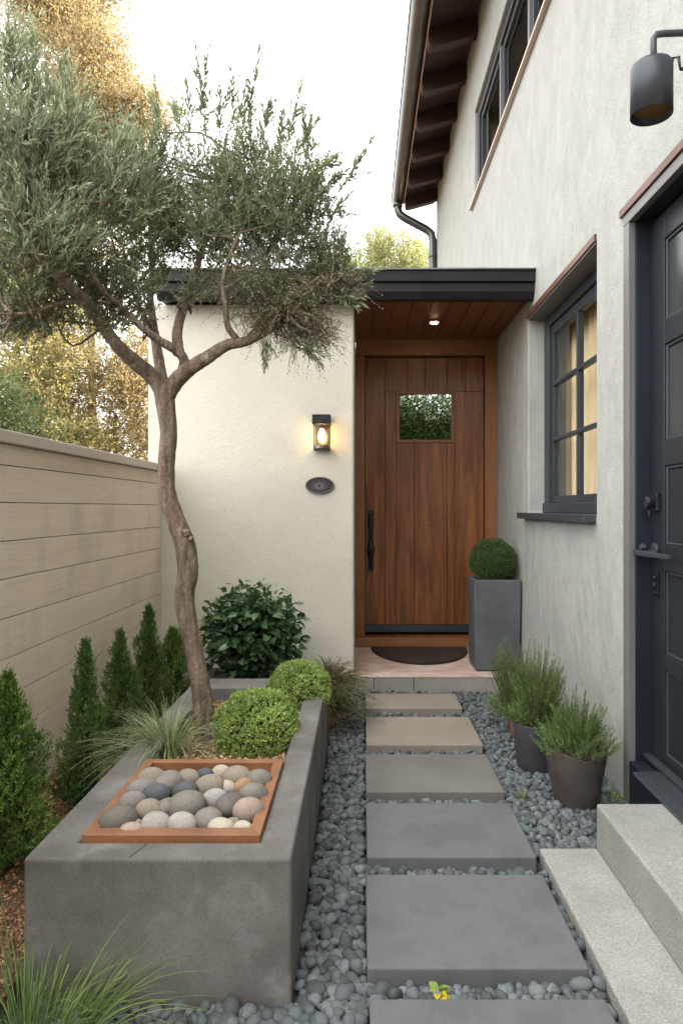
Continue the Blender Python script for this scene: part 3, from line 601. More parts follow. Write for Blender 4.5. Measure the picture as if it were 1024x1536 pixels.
# ------------------------------------------------------------------ small wall things
lr = empty('wall_lantern', P(482, 675, YW), 'small lit black wall lantern with clear glass on the cream wall', 'lamp')
c = P(482.5, 650, YW-.06); cx, cy = c[0], YW-.062; zA, zB, zC, zD = (CAMH+(VY-q)*YW/F for q in (625, 639, 671, 676))
MB().box(cx-.056, cx+.056, cy-.052, YW-.012, zB, zA).build('cap', M['iron'], lr, bevel=.003)
MB().box(cx-.04, cx+.04, YW-.012, YW-.0005, zC, zB+.02).build('back_plate', M['bronze'], lr)
MB().lathe([(.046,zC+.004),(.046,zB-.001)], (cx, cy, 0), 24, cap=False).build('glass', M['lamp_glass'], lr, smooth=True)
cg = MB(); cg.lathe([(.05,zD),(.053,zD+.006),(.05,zC+.004),(.04,zC+.004),(.04,zD)], (cx, cy, 0), 28, cap=False)
for sx_ in (-1, 1):
    cg.box(cx+sx_*.050-.003, cx+sx_*.050+.003, cy-.006, cy+.006, zC, zB)
cg.box(cx-.05, cx+.05, cy+.03, YW-.001, zD, zC); cg.build('cage', M['bronze'], lr)
MB().lathe([(.004,0),(.014,.01),(.022,.03),(.02,.05),(.011,.075),(.009,.09)], (cx, cy, zC+.025), 18).build('bulb', M['bulb'], lr, smooth=True)
MB().lathe([(.011,0),(.011,.025)], (cx, cy, zB-.026), 14).build('socket', M['bronze'], lr)
pq = empty('wall_plaque', P(479.5, 740, YW), 'oval black cast plaque with radiating leaf veins below the lantern', 'plaque')
pc = P(479.5, 728, YW); ea, eb = 21.5*YW/F, 12.8*YW/F
def ell(s, n=40): return [(pc[0]+ea*s*math.cos(q), pc[2]+eb*s*math.sin(q)) for q in np.linspace(0, 2*math.pi, n, endpoint=False)]
MB().prism(ell(1), 'y', YW-.012, YW-.0005).build('plate', M['iron'], pq, bevel=.003)
rd = MB(); rp = ell(.93)+ell(.93)[:1]; rd.tube([(a, YW-.0135, b) for a, b in rp], .003, 6)
for q in np.linspace(0, 2*math.pi, 18, endpoint=False):
    pp = []
    for s in np.linspace(.08, .86, 7):
        pp.append((pc[0]+ea*s*math.cos(q+.25*s), YW-.0135, pc[2]-.006+(eb*s+.004)*math.sin(q+.25*s)))
    rd.tube(pp, [.0035-.0025*i/6 for i in range(7)], 5)
rd.build('relief', M['trim_grey'], pq, smooth=True)
dl = empty('ceiling_spotlight', (.496, 4.75, 2.44), 'small lit recessed spotlight in the wooden canopy ceiling', 'lamp')
MB().box(.46, .545, 4.70, 4.80, 2.437, 2.4425).build('trim', M['door_wood'], dl, bevel=.002)
MB().lathe([(.026,0),(.026,.004)], (.505, 4.745, 2.4345), 24).build('lens', M['spot'], dl)
# barn style wall lamp
wl = empty('wall_lamp', (XR, 2.05, 2.45), 'grey metal cylinder wall lamp on a bent arm above the side door', 'lamp')
lc = (.848, 2.0); r_ = .059
pf = [(r_*.0+.001,.150),(r_*.7,.150),(r_*.95,.146),(r_,.138),(r_,.0),(r_-.003,.0),(r_-.003,.05),(r_-.006,.12)]
MB().lathe(pf, (lc[0], lc[1], 2.30), 40, cap=False).build('shade', M['lamp_metal'], wl, smooth=False).data.polygons.foreach_set('use_smooth', [True]*(40*7))
MB().lathe([(.0005,.024),(r_-.004,.022)], (lc[0], lc[1], 2.30), 40, cap=False).build('reflector', M['lamp_inner'], wl, smooth=True)
ax = lc[0]+.006
MB().tube([(ax,2.0,2.45),(ax,2.0,2.50),(ax,2.0,2.525),(ax+.01,2.0,2.537),(ax+.03,2.0,2.54),(XR-.001,2.0,2.545)], .0095, 12).build('arm', M['lamp_metal'], wl, smooth=True)
MB().lathe([(.045,-.012),(.045,-.0005)], (XR, 2.0, 2.50), 24, 'x').tube([(lc[0]+.055,2.0,2.427),(lc[0]+.06,1.995,2.465),(lc[0]+.075,1.99,2.465),(lc[0]+.08,1.99,2.43),(XR,2.0,2.432)], .005, 8).build('bracket', M['iron'], wl, smooth=True)
# door mat
mb = MB(); mc = .43; pol = [(mc+.36*math.cos(q), 5.16+.56*math.sin(q)) for q in np.linspace(math.pi, 2*math.pi, 30)]
dmt = empty('door_mat', (mc, 5.0, .095), 'dark brown half round door mat in front of the wooden door', 'mat')
mb.prism(pol, 'z', .0915, .104).build('mat', M['mat_rubber'], dmt, bevel=.003)
MB().tube([(mc-.005,5.13,.1045),(mc+.02,4.63,.1045)], .0022, 5).tube([(mc+.35*math.cos(q), 5.14+.54*math.sin(q), .1045) for q in np.linspace(math.pi, 2*math.pi, 30)], .004, 5).build('piping', M['iron'], dmt)
# ------------------------------------------------------------------ plants
def tree_parts(name, loc, label, cat='tree', group=None): return empty(name, loc, label, cat, group)
def spl(pts, n=6):
    out = []; pts = [np.array(p, float) for p in pts]; q = [2*pts[0]-pts[1]]+pts+[2*pts[-1]-pts[-2]]
    for i in range(1, len(q)-2):
        for k in range(n):
            t = k/n; out.append(.5*((2*q[i])+(-q[i-1]+q[i+1])*t+(2*q[i-1]-5*q[i]+4*q[i+1]-q[i+2])*t*t+(-q[i-1]+3*q[i]-3*q[i+1]+q[i+2])*t**3))
    out.append(pts[-1]); return out
def limb(mb, pts, r0, r1, n=10, wob=.05, k=6):
    s = spl(pts, k); m = len(s); mb.tube([tuple(p) for p in s], [r0+(r1-r0)*i/(m-1) for i in range(m)], n, wob=wob); return s
# --- olive tree
OT = empty('olive_tree', (-.6, 2.6, .27), 'multi stemmed olive tree with a crooked bare trunk growing in the concrete planter', 'tree')
DT = 2.6; tk = MB()
tr = [(309,1115),(306,1070),(301,1030),(293,985),(282,935),(277,893),(282,855),(277,815),(262,775),(250,735),(250,690),(253,650),(249,612),(246,585)]
wd = [17,15.5,14,13.5,14,14.5,15.5,15.5,13.5,13,12.5,12.5,14,15]
s = spl([P(a, b, DT+.0*i) for i, (a, b) in enumerate(tr)], 6)
ww = np.interp(np.linspace(0, len(wd)-1, len(s)), range(len(wd)), wd)*DT/F
tk.tube([tuple(p) for p in s], list(ww), 18, wob=.035)
for (a, b, r) in ((281,800,.013),(286,808,.010),(276,797,.009)):   # knot
    q = P(a, b, DT-.036); v = lumpy(ICO3[0], rng, .3, 3)*r+q; tk.add(v, [tuple(x) for x in ICO3[1]])
nodes = []
def L(pts, r0, r1, n=10): nodes.extend(limb(tk, [P(*p) for p in pts], r0, r1, n))
L([(246,592,2.6),(232,568,2.58),(205,545,2.52),(178,520,2.45),(155,490,2.4),(128,450,2.3),(100,425,2.2),(60,380,2.1),(35,300,2.05),(30,200,2.05)], .034, .007)
L([(247,590,2.6),(240,550,2.68),(232,500,2.75),(226,450,2.85),(228,390,2.9),(225,320,2.95),(230,230,2.95)], .024, .005)
L([(250,592,2.6),(264,572,2.58),(285,553,2.55),(310,537,2.52),(340,518,2.5),(372,511,2.5),(405,492,2.5),(440,455,2.5),(470,400,2.5)], .034, .008)
L([(272,565,2.58),(276,540,2.57),(262,524,2.54),(238,510,2.5),(212,490,2.45),(180,460,2.4),(150,430,2.3),(120,370,2.2),(110,300,2.15)], .021, .005)
L([(268,530,2.56),(266,500,2.6),(274,465,2.62),(288,425,2.65),(300,385,2.68),(318,330,2.7),(330,270,2.7),(340,200,2.7)], .022, .005)
L([(357,511,2.5),(342,490,2.47),(338,460,2.45),(335,420,2.45),(350,370,2.45),(370,330,2.5)], .013, .004)
L([(372,511,2.5),(392,480,2.52),(385,430,2.55),(400,380,2.6),(430,330,2.6)], .016, .004)
L([(128,450,2.3),(90,455,2.25),(40,470,2.2),(-20,470,2.1)], .010, .003)
L([(228,400,2.9),(190,440,2.95),(160,420,3.0)], .008, .003)
L([(232,500,2.75),(215,470,2.7),(180,395,2.65),(160,330,2.6)], .010, .003)
L([(405,492,2.5),(450,440,2.45),(495,400,2.45),(520,360,2.45)], .010, .002)
nodes = np.array(nodes)
CL = [(-90,230,80,130,2.15,'s',230),(20,130,40,85,2.15,'s',170),(20,250,75,85,2.1,'s',420),(95,215,60,70,2.25,'s',330),(50,340,85,65,2.1,'s',380),(130,300,80,70,2.3,'s',420),
      (180,250,50,60,2.4,'s',150),(210,330,60,80,2.6,'g',360),(30,420,80,42,2.25,'g',250),(120,400,80,48,2.4,'g',320),(200,410,60,40,2.7,'g',190),(250,255,32,90,2.75,'g',150),
      (240,320,45,75,2.7,'g',230),(215,240,45,60,2.65,'g',190),(165,440,60,30,2.5,'g',120),(320,290,60,80,2.7,'g',430),(385,270,70,75,2.6,'g',560),(350,355,85,62,2.6,'g',560),(440,330,70,75,2.55,'g',520),(455,270,45,50,2.6,'g',190),(395,425,80,50,2.5,'b',520),
      (445,465,58,44,2.5,'b',400),(490,390,45,48,2.5,'g',260),(400,480,55,26,2.5,'b',140),(470,505,48,26,2.5,'b',110),(270,340,40,60,2.75,'g',160),(510,425,38,18,2.45,'b',80),
      (120,470,100,22,2.4,'g',150),(20,475,70,30,2.3,'g',190),(285,440,36,22,2.6,'g',40),(215,470,24,30,2.7,'g',26)]
rng = np.random.default_rng(21); bk = {'s': [], 'g': [], 'b': []}; sb = []
for (cx, cy, rx, ry, d, kd, n) in CL:
    n = int(n*.68); u = rdir(rng, n)*rng.random((n, 1))**.38*1.06
    c = P(cx, cy, d); sx_, sz_ = rx*d/F, ry*d/F; sy_ = min(.32, .5*(sx_+sz_)*1.1)
    # clumping: pull towards a few sub-centres
    sub = rdir(rng, 9)*.75; j = rng.integers(0, 9, n); u = u*.85+sub[j]*.32
    p0 = c+u*[sx_, sy_, sz_]
    if kd == 'b': dr = unit(u*[1.1,.8,.6]+[0.25,-.05,-.15]+rng.normal(size=(n, 3))*.45)
    else: dr = unit(u*[.8,.7,.4]+[0.0,-.05,.85]+rng.normal(size=(n, 3))*.4)
    ln = rng.uniform(.07, .17, n)
    p0 = p0-dr*ln[:, None]*.5
    if kd == 's': bk['s'].append(sprigs(rng, p0, dr, ln*1.35, 16, .034, .0072, .5, (0,0,-.12)))
    elif kd == 'g': bk['g'].append(sprigs(rng, p0, dr, ln, 17, .021, .0068, .8, (0,0,-.05)))
    else: bk['b'].append(sprigs(rng, p0, dr, ln, 15, .017, .0052, .8, (0,0,-.35)))
    sb.append(stems(p0, dr, ln*1.15, .0011))
    # secondary limbs to sub centres
    for q in sub:
        e_ = c+q*[sx_, sy_, sz_]*.8; nd = nodes[np.argmin(np.linalg.norm(nodes-e_, axis=1)+rng.uniform(0, .05, len(nodes)))]
        if np.linalg.norm(nd-e_) > .30: continue
        mid = (nd+e_)/2+rng.normal(size=3)*.03+[0,0,-.02]
        limb(tk, [nd, mid, e_, e_+rdir(rng, 1)[0]*.05+[0,0,.05]], .0055, .0012, 5, 0, 3)
# upright shoots above the crown
for (x0_, y0_, x1_, y1_, d) in ((310,200,292,62,2.7),(300,180,312,75,2.7),(372,190,388,72,2.65),(350,190,348,108,2.7),(430,220,452,122,2.6),(395,210,405,150,2.6),(240,210,232,112,2.75),(270,200,262,150,2.75),(440,240,475,178,2.6),
                               (500,300,556,210,2.5),(490,330,525,290,2.5),(470,260,495,240,2.55),(60,160,45,20,2.2),(20,120,12,5,2.1),(95,140,100,90,2.2),(470,300,520,255,2.5),(510,420,560,405,2.45),(440,500,480,545,2.45),(395,500,400,545,2.45),(500,440,545,445,2.45),(330,200,330,130,2.7),(415,250,425,170,2.6),(365,200,366,140,2.65),(465,250,455,165,2.6),(285,210,280,120,2.7)):
    a, b = P(x0_, y0_, d), P(x1_, y1_, d); ln = np.linalg.norm(b-a); dr = (b-a)/ln
    bk['s' if x0_ < 100 else ('b' if y0_ > 430 else 'g')].append(sprigs(rng, a[None], dr[None], np.array([ln]), int(ln/.007), .040, .0105, .5, (0,0,0), .2))
    tt = rng.uniform(0, .7, 5); pp = a+dr*ln*tt[:, None]; dd = unit(dr+rng.normal(size=(5, 3))*.4)
    bk['g'].append(sprigs(rng, pp, dd, rng.uniform(.05, .1, 5), 12, .034, .0095, .6, (0,0,0))); sb.append(stems(a[None], dr[None], np.array([ln]), .0022, (0,0,0))); sb.append(stems(pp, dd, .08, .001))
tk.build('trunk', M['bark'], OT, smooth=True)
for k, nm, mm in (('s','crown','olive_silver'),('g','crown','olive_green'),('b','crown','olive_brown')):
    V, Fq = merge(bk[k]); npmesh(nm, V, Fq, M[mm], OT)
V, Fq = merge(sb); npmesh('twigs', V, Fq, M['twig'], OT)
# --- background trees
def bgtree(name, label, mat_, base, blobs, seed, leaf=.05, trunkr=.12, dens=1.0, group='trees beyond the fence', mk='bark_dark'):
    rng = np.random.default_rng(seed); c0 = np.array(base, float); o = empty(name, base, label, 'tree', group)
    t = MB(); top = np.mean([b[0] for b in blobs], 0); limb(t, [c0-[0,0,.1], c0+(top-c0)*.4+[.1,.1,0], top], trunkr*.8, trunkr*.2, 10)
    vs = []
    for (c, r, n) in blobs:
        c = np.array(c); r = np.array(r); n = int(n*dens); sub = rdir(rng, 14)*rng.uniform(.45, .9, (14, 1)); j = rng.integers(0, 14, n)
        u = sub[j]+rng.normal(size=(n, 3))*.27; p = c+u*r
        dr = unit(u*.7+[0,0,.5]+rng.normal(size=(n, 3))*.6)
        vs.append(sprigs(rng, p, dr, rng.uniform(2.5, 5, n)*leaf, 7, leaf, leaf*.42, .9, (0,0,-.2), .3, .3))
        for q in sub[:5]: limb(t, [c-[0,0,.0]+(c0-c)*[.25,.25,.12], (c+q*r*.4), c+q*r], trunkr*.16, trunkr*.03, 5, 0, 3)
    t.build('trunk', M[mk], o, smooth=True); V, Fq = merge(vs); npmesh('crown', V, Fq, M[mat_], o); return o
bgtree('conifer_tree', 'tall golden sunlit conifer rising above the olive tree at top left', 'gold_leaf', (-4.0, 9.8, 0),
       [((-4.1,9.8,8.4),(1.0,.9,.8),2200),((-3.9,9.7,7.2),(.7,.7,.6),1300),((-3.35,9.6,6.75),(.55,.5,.35),900),((-4.1,9.8,6.0),(.8,.8,.7),1400),((-4.3,9.9,4.8),(.9,.8,.7),500),((-4.2,9.8,9.6),(.8,.8,.7),900)], 31, 0.052, dens=2.6)
bgtree('golden_tree', 'golden leaved sunlit tree just above the fence behind the olive trunk', 'gold_leaf', (-3.6, 9.3, 0),
       [((-3.6,9.3,3.3),(1.05,.7,.75),900),((-2.95,9.2,2.5),(.55,.5,.6),650),((-4.1,9.4,2.7),(.9,.6,.9),900),((-3.4,9.3,1.8),(.9,.6,.8),500),((-2.65,9.2,1.9),(.35,.4,.35),200)], 32, 0.055, dens=2.1)
bgtree('green_gold_tree', 'green and gold tree at the left edge above the fence', 'gold_green', (-4.6, 8.6, 0),
       [((-4.3,8.6,3.7),(.9,.6,.9),700),((-4.3,8.6,2.9),(.7,.6,.6),700),((-4.9,8.8,4.9),(.7,.6,.6),400),((-3.9,8.6,1.9),(.6,.5,.4),900)], 33, 0.065, dens=1.45)
bgtree('dark_tree', 'dark green shaded tree just above the fence at the left edge', 'dark_leaf', (-3.3, 6.3, 0),
       [((-3.35,6.3,1.95),(.40,.4,.35),380),((-3.0,6.2,1.75),(.30,.4,.25),220),((-3.9,6.4,1.9),(.6,.4,.6),400)], 34, 0.05, dens=1.45)
bgtree('lime_tree', 'yellow green sunlit tree behind the canopy left of the downspout', 'lime_leaf', (.6, 13.5, 0),
       [((.55,13.5,5.9),(.55,.6,.75),900),((-.1,13.4,5.4),(.45,.5,.7),1400),((1.1,13.6,5.7),(.5,.6,.6),1400),((.5,13.5,4.9),(1.3,.6,.6),700)], 35, 0.055, dens=2.1)
# trees behind the viewer, seen in the door glass
for i, (x_, y_, zc, lb) in enumerate(((.3,-5.2,2.75,'leafy green tree reflected in the window of the wooden door'),(-.9,-5.6,2.5,'second green tree mirrored at one side of the wooden door window'),(1.9,-6.5,2.2,'green tree behind the viewer beside the house corner'))):
    bgtree('garden_tree', lb, 'box_dark', (x_, y_, 0), [((x_,y_,zc+.3),(.9,.7,.9),1800),((x_+.5,y_,zc-.6),(.8,.6,.8),900),((x_-.6,y_,zc-.5),(.8,.6,.8),900)], 40+i, .10, group='trees behind the viewer')
# --- conifers along the fence
def conifer(base, h, r, label, seed, mat_='conifer', n=900, skew=.0, tips=1, rough_=.38):
    rng = np.random.default_rng(seed); b = np.array(base, float); o = empty('conifer_shrub', base, label, 'shrub', 'small conifers along the fence')
    t = MB(); t.tube([tuple(b-[0,0,.02]), tuple(b+[skew*.5,0,h*.5]), tuple(b+[skew,0,h*.86])], [.012,.008,.002], 7)
    for k in range(4):
        a = k*1.6+.4; t.tube([tuple(b+[0,0,.02]), tuple(b+[.05*math.cos(a), .05*math.sin(a), .10]), tuple(b+[.4*r*math.cos(a),.4*r*math.sin(a), h*.4])], [.007,.005,.002], 5)
    t.build('trunk', M['bark_dark'], o, smooth=True)
    tt = rng.random(n)**1.15; prof = r*1.15*np.minimum(1, (1-tt)**.85*1.25)*np.clip(.55+tt*3.5, 0, 1)
    an = rng.uniform(0, 6.28, n); lob = 1+rough_*np.sin(an*3+tt*9+seed)+rough_*.7*np.sin(an*5-tt*16+seed*2)
    rr = prof*lob*rng.random(n)**.35
    p = b+np.stack([rr*np.cos(an)+skew*tt, rr*np.sin(an), .035+tt*h*.93], 1)
    dr = unit(np.stack([np.cos(an)*.75, np.sin(an)*.75, np.full(n, .9)+tt*.8], 1)+rng.normal(size=(n, 3))*.28)
    ln = rng.uniform(.018, .052, n)*(1-.25*tt)
    V1 = sprigs(rng, p-dr*ln[:, None]*.3, dr, ln, 12, .015, .0062, .75, (0,0,.1), .45)
    n2 = 10; d2 = unit(np.array([[0,0,1.]])+rng.normal(size=(n2, 3))*.35); p2 = b+np.array([skew,0,h*.86])+rng.normal(size=(n2,3))*[.012,.012,.02]
    V2 = sprigs(rng, p2, d2, .06, 20, .009, .004, .7, (0,0,.1))
    V, Fq = merge([V1, V2]); npmesh('foliage', V, Fq, M[mat_], o)
    vi, fi = ICO3; zc = (vi[:, 2]+1)/2; pr_ = r*.42*np.minimum(1, (1-zc)**.9*1.25)*np.clip(.4+zc*4, 0, 1); hd = np.maximum(np.linalg.norm(vi[:, :2], axis=1), 1e-6)
    npmesh('core', np.stack([vi[:, 0]/hd*pr_+skew*zc, vi[:, 1]/hd*pr_, .05+zc*h*.8], 1)+b, fi, M['core_dark'], o)
conifer((-1.045, 2.02, .075), .575, .10, 'largest bushy conifer at the left edge of the photo', 51, 'conifer_light', 2100, .0)
conifer((-.985, 2.42, .075), .60, .062, 'slim loose conifer second from the left edge', 52, 'conifer', 1200, .01, rough_=.35)
conifer((-1.0, 2.86, .075), .55, .082, 'dense conical conifer in the middle of the row by the fence', 53, 'conifer', 1300, -.01)
conifer((-1.02, 3.28, .075), .60, .075, 'narrow pointed conifer fourth from the left', 54, 'conifer', 1200, .0)
conifer((-1.0, 3.62, .075), .42, .13, 'low rounded conifer half hidden behind the olive trunk', 55, 'conifer_light', 1200, .0)
# --- clipped balls
def ball(name, c, r, label, mat_, n, leaf, seed, core=.86, sq=.95, group=None, jit=.06, parent=None, cat='shrub', stem=None):
    rng = np.random.default_rng(seed); c = np.array(c, float)
    o = empty(name, (c[0], c[1], c[2]-r*sq), label, cat, group)
    u = rdir(rng, n); bump_ = 1+jit*np.sin(u@np.array([5,3,7.])+seed)+jit*np.sin(u@np.array([-8,6,4.])+1)+jit*.8*np.sin(u@np.array([13,-11,9.]))
    p = c+u*r*[1,1,sq]*(bump_*rng.uniform(.86, 1.0, n))[:, None]
    dr = unit(u+rng.normal(size=(n, 3))*.55+[0,0,.3]); 
    V, Fq = sprigs(rng, p-dr*leaf*.8, dr, leaf*1.6, 6, leaf, leaf*.62, .85, (0,0,0), .3, .3)
    npmesh('foliage', V, Fq, M[mat_], o)
    npmesh('core', lumpy(ICO4[0], rng, .02)*r*core*np.array([1,1,sq])+c, ICO4[1], M['core_dark'], o, smooth=True)
    if stem:
        m = MB(); m.tube([(c[0],c[1],stem),(c[0],c[1],c[2])], .010, 8); m.build('stem', M['bark_dark'], o)
    return o
ball('box_ball', P(385, 1092, 2.52), .155, 'bright green fluffy box ball beside the cobble tray', 'box_bright', 5200, .0105, 61, .86, .9, 'round box shrubs in the planter', .03, stem=.26)
ball('box_ball', P(449, 1034, 3.02), .135, 'smaller bright green box ball at the far right of the planter', 'box_bright', 4000, .0105, 62, .86, .92, 'round box shrubs in the planter', .03, stem=.26)
# --- topiary pot by door
tp = empty('square_pot', (.87, 4.56, .095), 'tall square slate grey pot beside the wooden front door', 'pot')
bx = [(.726,4.408),(1.032,4.408),(1.032,4.70),(.726,4.70)]; cx, cy = .879, 4.554
def sc(s): return [(cx+(a-cx)*s, cy+(b-cy)*s) for a, b in bx]
m = MB(); v = [(*p, .097) for p in sc(.93)]+[(*p, .685) for p in sc(1)]+[(*p, .685) for p in sc(.84)]+[(*p, .60) for p in sc(.84)]
m.add(v, [(3,2,1,0)]+[(k+4*j, (k+1)%4+4*j, 4+(k+1)%4+4*j, 4+k+4*j) for j in range(3) for k in range(4)]+[(12,13,14,15)]).build('body', M['pot_concrete'], tp, bevel=.008, seg=3)
MB().box(.752, .988, 4.435, 4.672, .601, .645).build('soil', M['soil'], tp)
ball('topiary_ball', (.87, 4.55, .80), .152, 'dark green clipped topiary ball growing in the tall square pot', 'box_dark', 5200, .0085, 63, .92, .95, None, .028, stem=.64)
# --- broad leaved bush
bb = empty('leafy_bush', P(378, 1010, 3.75), 'large glossy broad leaved bush against the cream wall', 'shrub')
rng = np.random.default_rng(71); n = 2100; u = rdir(rng, n)*rng.random((n, 1))**.25; c = P(378, 948, 3.78)
sub = rdir(rng, 26)*.85; j = rng.integers(0, 26, n); u = u*.72+sub[j]*.30
p = c+u*[.31,.27,.31]; dr = unit(u*[1,1,.5]+[0,-.25,.15]+rng.normal(size=(n, 3))*.5); Ls = rng.uniform(.036, .074, n)*np.where(u[:, 2] > .45, .65, 1)
def broad(rng, B, D, L):
    n = len(B); S = unit(np.cross(D, np.array([0,0,1.])+rng.normal(size=(n, 3))*.5)); N = np.cross(S, D); L = L[:, None]; rows = []
    prof = [(0,.02),(.22,.30),(.5,.36),(.78,.22),(1,.02)]
    for (t, w_) in prof:
        cc = B+D*L*t-N*L*.18*t*t; rows += [cc-S*L*w_+N*L*w_*.35, cc, cc+S*L*w_+N*L*w_*.35]
    V = np.stack(rows, 1).reshape(-1, 3); f = []
    for i in range(4): f += [(3*i, 3*i+1, 3*i+4, 3*i+3), (3*i+1, 3*i+2, 3*i+5, 3*i+4)]
    return V, (np.array(f)[None]+(np.arange(n)*15)[:, None, None]).reshape(-1, 4)
V, Fq = broad(rng, p, dr, Ls); npmesh('foliage', V, Fq, M['broad_leaf'], bb, smooth=True)
m = MB(); base = P(378, 1015, 3.78)
for q in sub:
    e_ = c+q*[.28,.25,.27]; limb(m, [base+rng.normal(size=3)*[.05,.04,0], (base+e_)/2+rng.normal(size=3)*.03, e_], .006, .002, 5, 0, 3)
m.build('branches', M['twig'], bb, smooth=True)
blk = MB(); blk.box(-.92, -.30, 3.42, 4.1, .07, .19).build('block', M['plain_black'])  # plain black box that fills the dark area below the bush
tag(bpy.data.objects['block'], 'low black block under the broad leaved bush behind the planter', 'planter')
# --- grasses
def grass(base, n, r, L0, L1, label, seed, mat_, spread=.9, droop=(.3,1.), w_=.0028, lean=(0,0), name='grass_tuft', group=None, seg=7):
    rng = np.random.default_rng(seed); b = np.array(base, float); a = rng.uniform(0, 6.28, n); q = rng.random(n)**.6
    p = b+np.stack([np.cos(a)*r*q, np.sin(a)*r*q, np.zeros(n)], 1)
    tilt = spread*q*rng.uniform(.4, 1.1, n); d = unit(np.stack([np.cos(a)*np.sin(tilt)+lean[0], np.sin(a)*np.sin(tilt)+lean[1], np.cos(tilt)], 1))
    V, Fq = blades(rng, p, d, rng.uniform(L0, L1, n), rng.uniform(.6, 1.2, n)*w_, rng.uniform(*droop, n), seg)
    return tag(npmesh(name, V, Fq, M[mat_]), label, 'grass', group)
grass((-.695, 2.42, .27), 620, .05, .16, .33, 'grey green arching grass tuft between the olive trunk and conifers in the planter', 81, 'grass_grey', 1.0, (.3,1.05), .0026, (-.15,-.1))
grass((-.69, 1.45, -.02), 560, .11, .14, .37, 'fresh green grass tuft at the bottom left in front of the planter', 82, 'grass_green', .75, (.15,.9), .0026, (.10,.0))
grass((.635, 2.69, -.0), 34, .012, .025, .06, 'small green weed sprouting in the pebbles beside the wooden toned slab', 83, 'weed', .7, (.1,.5), .003, (0,0), 'weed')
bpy.data.objects['weed']['label'] = 'small green weed sprouting in the pebbles near the brown pots'
grass((.548, 1.86, -.0), 40, .012, .02, .045, 'x', 84, 'weed', .7, (.1,.5), .003, (0,0), 'weed')
bpy.data.objects['weed.001']['label'] = 'tiny green weed between the biggest slab and the low granite step'
grass((1.0, 2.68, .0), 90, .05, .015, .04, 'x', 85, 'weed', .8, (.2,.6), .003, (0,0), 'weed')
bpy.data.objects['weed.002']['label'] = 'low green weed at the wall foot behind the upper granite step'
for i in range(3): tag(bpy.data.objects['weed' if i == 0 else 'weed.%03d' % i], cat='weed', group='weeds in the pebbles')
# yellow leaf seedling
ys = empty('seedling', (.19, 1.60, .01), 'small yellow and green leafed seedling in the pebbles below the biggest slab', 'weed')
rng = np.random.default_rng(5); B = np.array([[.185,1.60,.012]]*2+[[.18,1.60,.012]]*1); D = unit(np.array([[.2,-.9,.25],[.5,-.6,.2],[-.2,-.8,.3]]))
V, Fq = broad(rng, B, D, np.array([.035,.03,.028])); npmesh('yellow_leaf', V, Fq, M['yellow_leaf'], ys, smooth=True)
B = np.array([[.18,1.61,.012]]*6); D = unit(rng.normal(size=(6, 3))*[1,.5,.3]+[0,0,.5]); V, Fq = broad(rng, B, D, np.array([.03,.028,.02,.022,.03,.025])); npmesh('green_leaf', V, Fq, M['weed'], ys, smooth=True)
# --- wispy shrub in terracotta pot
hp_ = empty('terracotta_pot', (-.10, 3.60, 0), 'terracotta pot under the wispy shrub beside the front step', 'pot')
MB().lathe([(.045,-.01),(.056,.10),(.06,.105),(.06,.12),(.052,.12),(.05,.10)], (-.175, 3.58, 0), 24).build('body', M['terracotta'], hp_, smooth=True)
hs = empty('wispy_shrub', (-.10, 3.60, .17), 'wispy olive brown grassy shrub between the planter and front step', 'shrub')
rng = np.random.default_rng(91); n = 1000; a = rng.uniform(0, 6.28, n); q = rng.random(n)
p0 = np.array([-.165,3.56,.14])+np.stack([np.cos(a)*.07*q, np.sin(a)*.07*q, rng.uniform(-.07,.12,n)], 1)
dr = unit(np.stack([np.cos(a)*q*1.25, np.sin(a)*q*1.25, .8-.55*q], 1)+rng.normal(size=(n, 3))*.15); ln = rng.uniform(.12, .27, n)
V1 = sprigs(rng, p0, dr, ln, 20, .016, .0034, .6, (0,0,-.42)); npmesh('foliage', *V1, M['heather'], hs); npmesh('stems', *stems(p0, dr, ln, .001, (0,0,-.42)), M['twig'], hs)
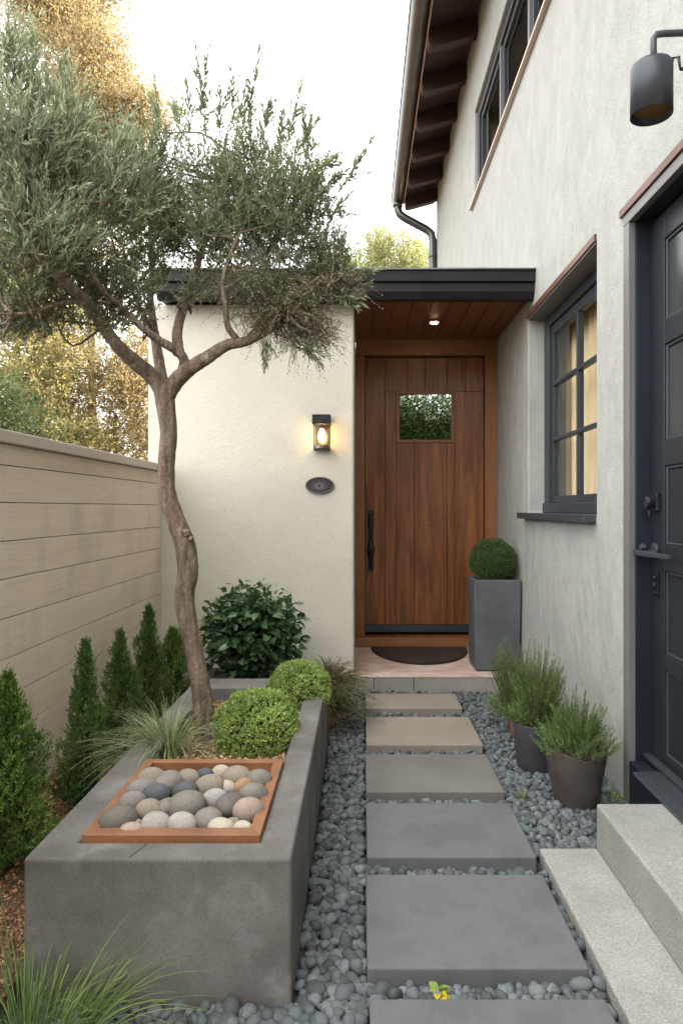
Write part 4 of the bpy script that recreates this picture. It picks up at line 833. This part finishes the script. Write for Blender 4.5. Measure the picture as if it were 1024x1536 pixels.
# --- rosemary pots
def rosemary(base, h, r, label, seed, n=70, lean=(0,0), mat_='rosemary', low=0.0):
    rng = np.random.default_rng(seed); b = np.array(base, float); o = empty('rosemary_plant', base, label, 'plant', 'rosemary plants by the house wall')
    a = rng.uniform(0, 6.28, n); q = rng.random(n)**.5
    p0 = b+np.stack([np.cos(a)*r*.45*q, np.sin(a)*r*.45*q, rng.uniform(-.01, .08, n)], 1)
    dr = unit(np.stack([np.cos(a)*q*.42+lean[0], np.sin(a)*q*.42+lean[1], np.ones(n)], 1)+rng.normal(size=(n, 3))*.1); ln = rng.uniform(.5, 1, n)*h*(1-.35*q)
    V1 = sprigs(rng, p0, dr, ln, 64, .023, .0032, .55, (0,0,.05), .3)
    n2 = 230; a = rng.uniform(0, 6.28, n2); q = rng.random(n2)**.5; p2 = b+np.stack([np.cos(a)*r*q, np.sin(a)*r*q, rng.uniform(.0,.06,n2)], 1)
    d2 = unit(np.stack([np.cos(a)*q*.9, np.sin(a)*q*.9, np.ones(n2)*.9], 1)+rng.normal(size=(n2, 3))*.25)
    V2 = sprigs(rng, p2, d2, rng.uniform(.05,.09,n2), 22, .012, .0042, .8, (0,0,0))
    V, Fq = merge([V1, V2]); npmesh('foliage', V, Fq, M[mat_], o); npmesh('stems', *stems(p0, dr, ln, .0014, (0,0,.05)), M['twig'], o); return o
def pot(c, rt, rb, h, mat_, label, seed, wobz=.0, name='round_pot'):
    o = empty(name, c, label, 'pot', 'round pots along the house wall')
    def wb(r, z, a): return r*(1+.025*math.sin(3*a+seed)+.015*math.sin(5*a)), z+(wobz*math.sin(2*a+seed)+wobz*.6*math.sin(5*a) if z > h*.8 else 0)
    MB().lathe([(rb*.92,-.01),(rb,.004),(rb+(rt-rb)*.35,h*.3),(rb+(rt-rb)*.7,h*.65),(rt,h*.985),(rt*.995,h),(rt-.008,h),(rt-.012,h*.9),(rt-.016,h*.8)], c, 48, wob=wb).build('body', M[mat_], o, smooth=True)
    MB().lathe([(rt-.02,h*.78),(rt-.022,h*.88)], c, 24).build('soil', M['soil'], o)
pot((.835, 2.66, 0), .118, .082, .215, 'felt_pot', 'frayed brown pot nearest the granite steps', 1, .008)
pot((.775, 3.03, 0), .105, .085, .205, 'dark_pot', 'dark grey round pot behind the frayed brown pot', 2)
pot((.83, 3.50, 0), .075, .065, .10, 'terracotta', 'small terracotta pot farthest along the house wall', 3)
rosemary((.835, 2.66, .19), .22, .125, 'green rosemary with low bushy sprigs in the frayed brown pot', 101, 75, (.05,.05))
rosemary((.785, 3.03, .18), .34, .105, 'tall grassy rosemary in the dark grey round pot', 102, 190, (.05,.05))
rosemary((.79, 3.50, .07), .43, .12, 'upright rosemary rising in front of the square pot', 103, 170, (-.0,.0))
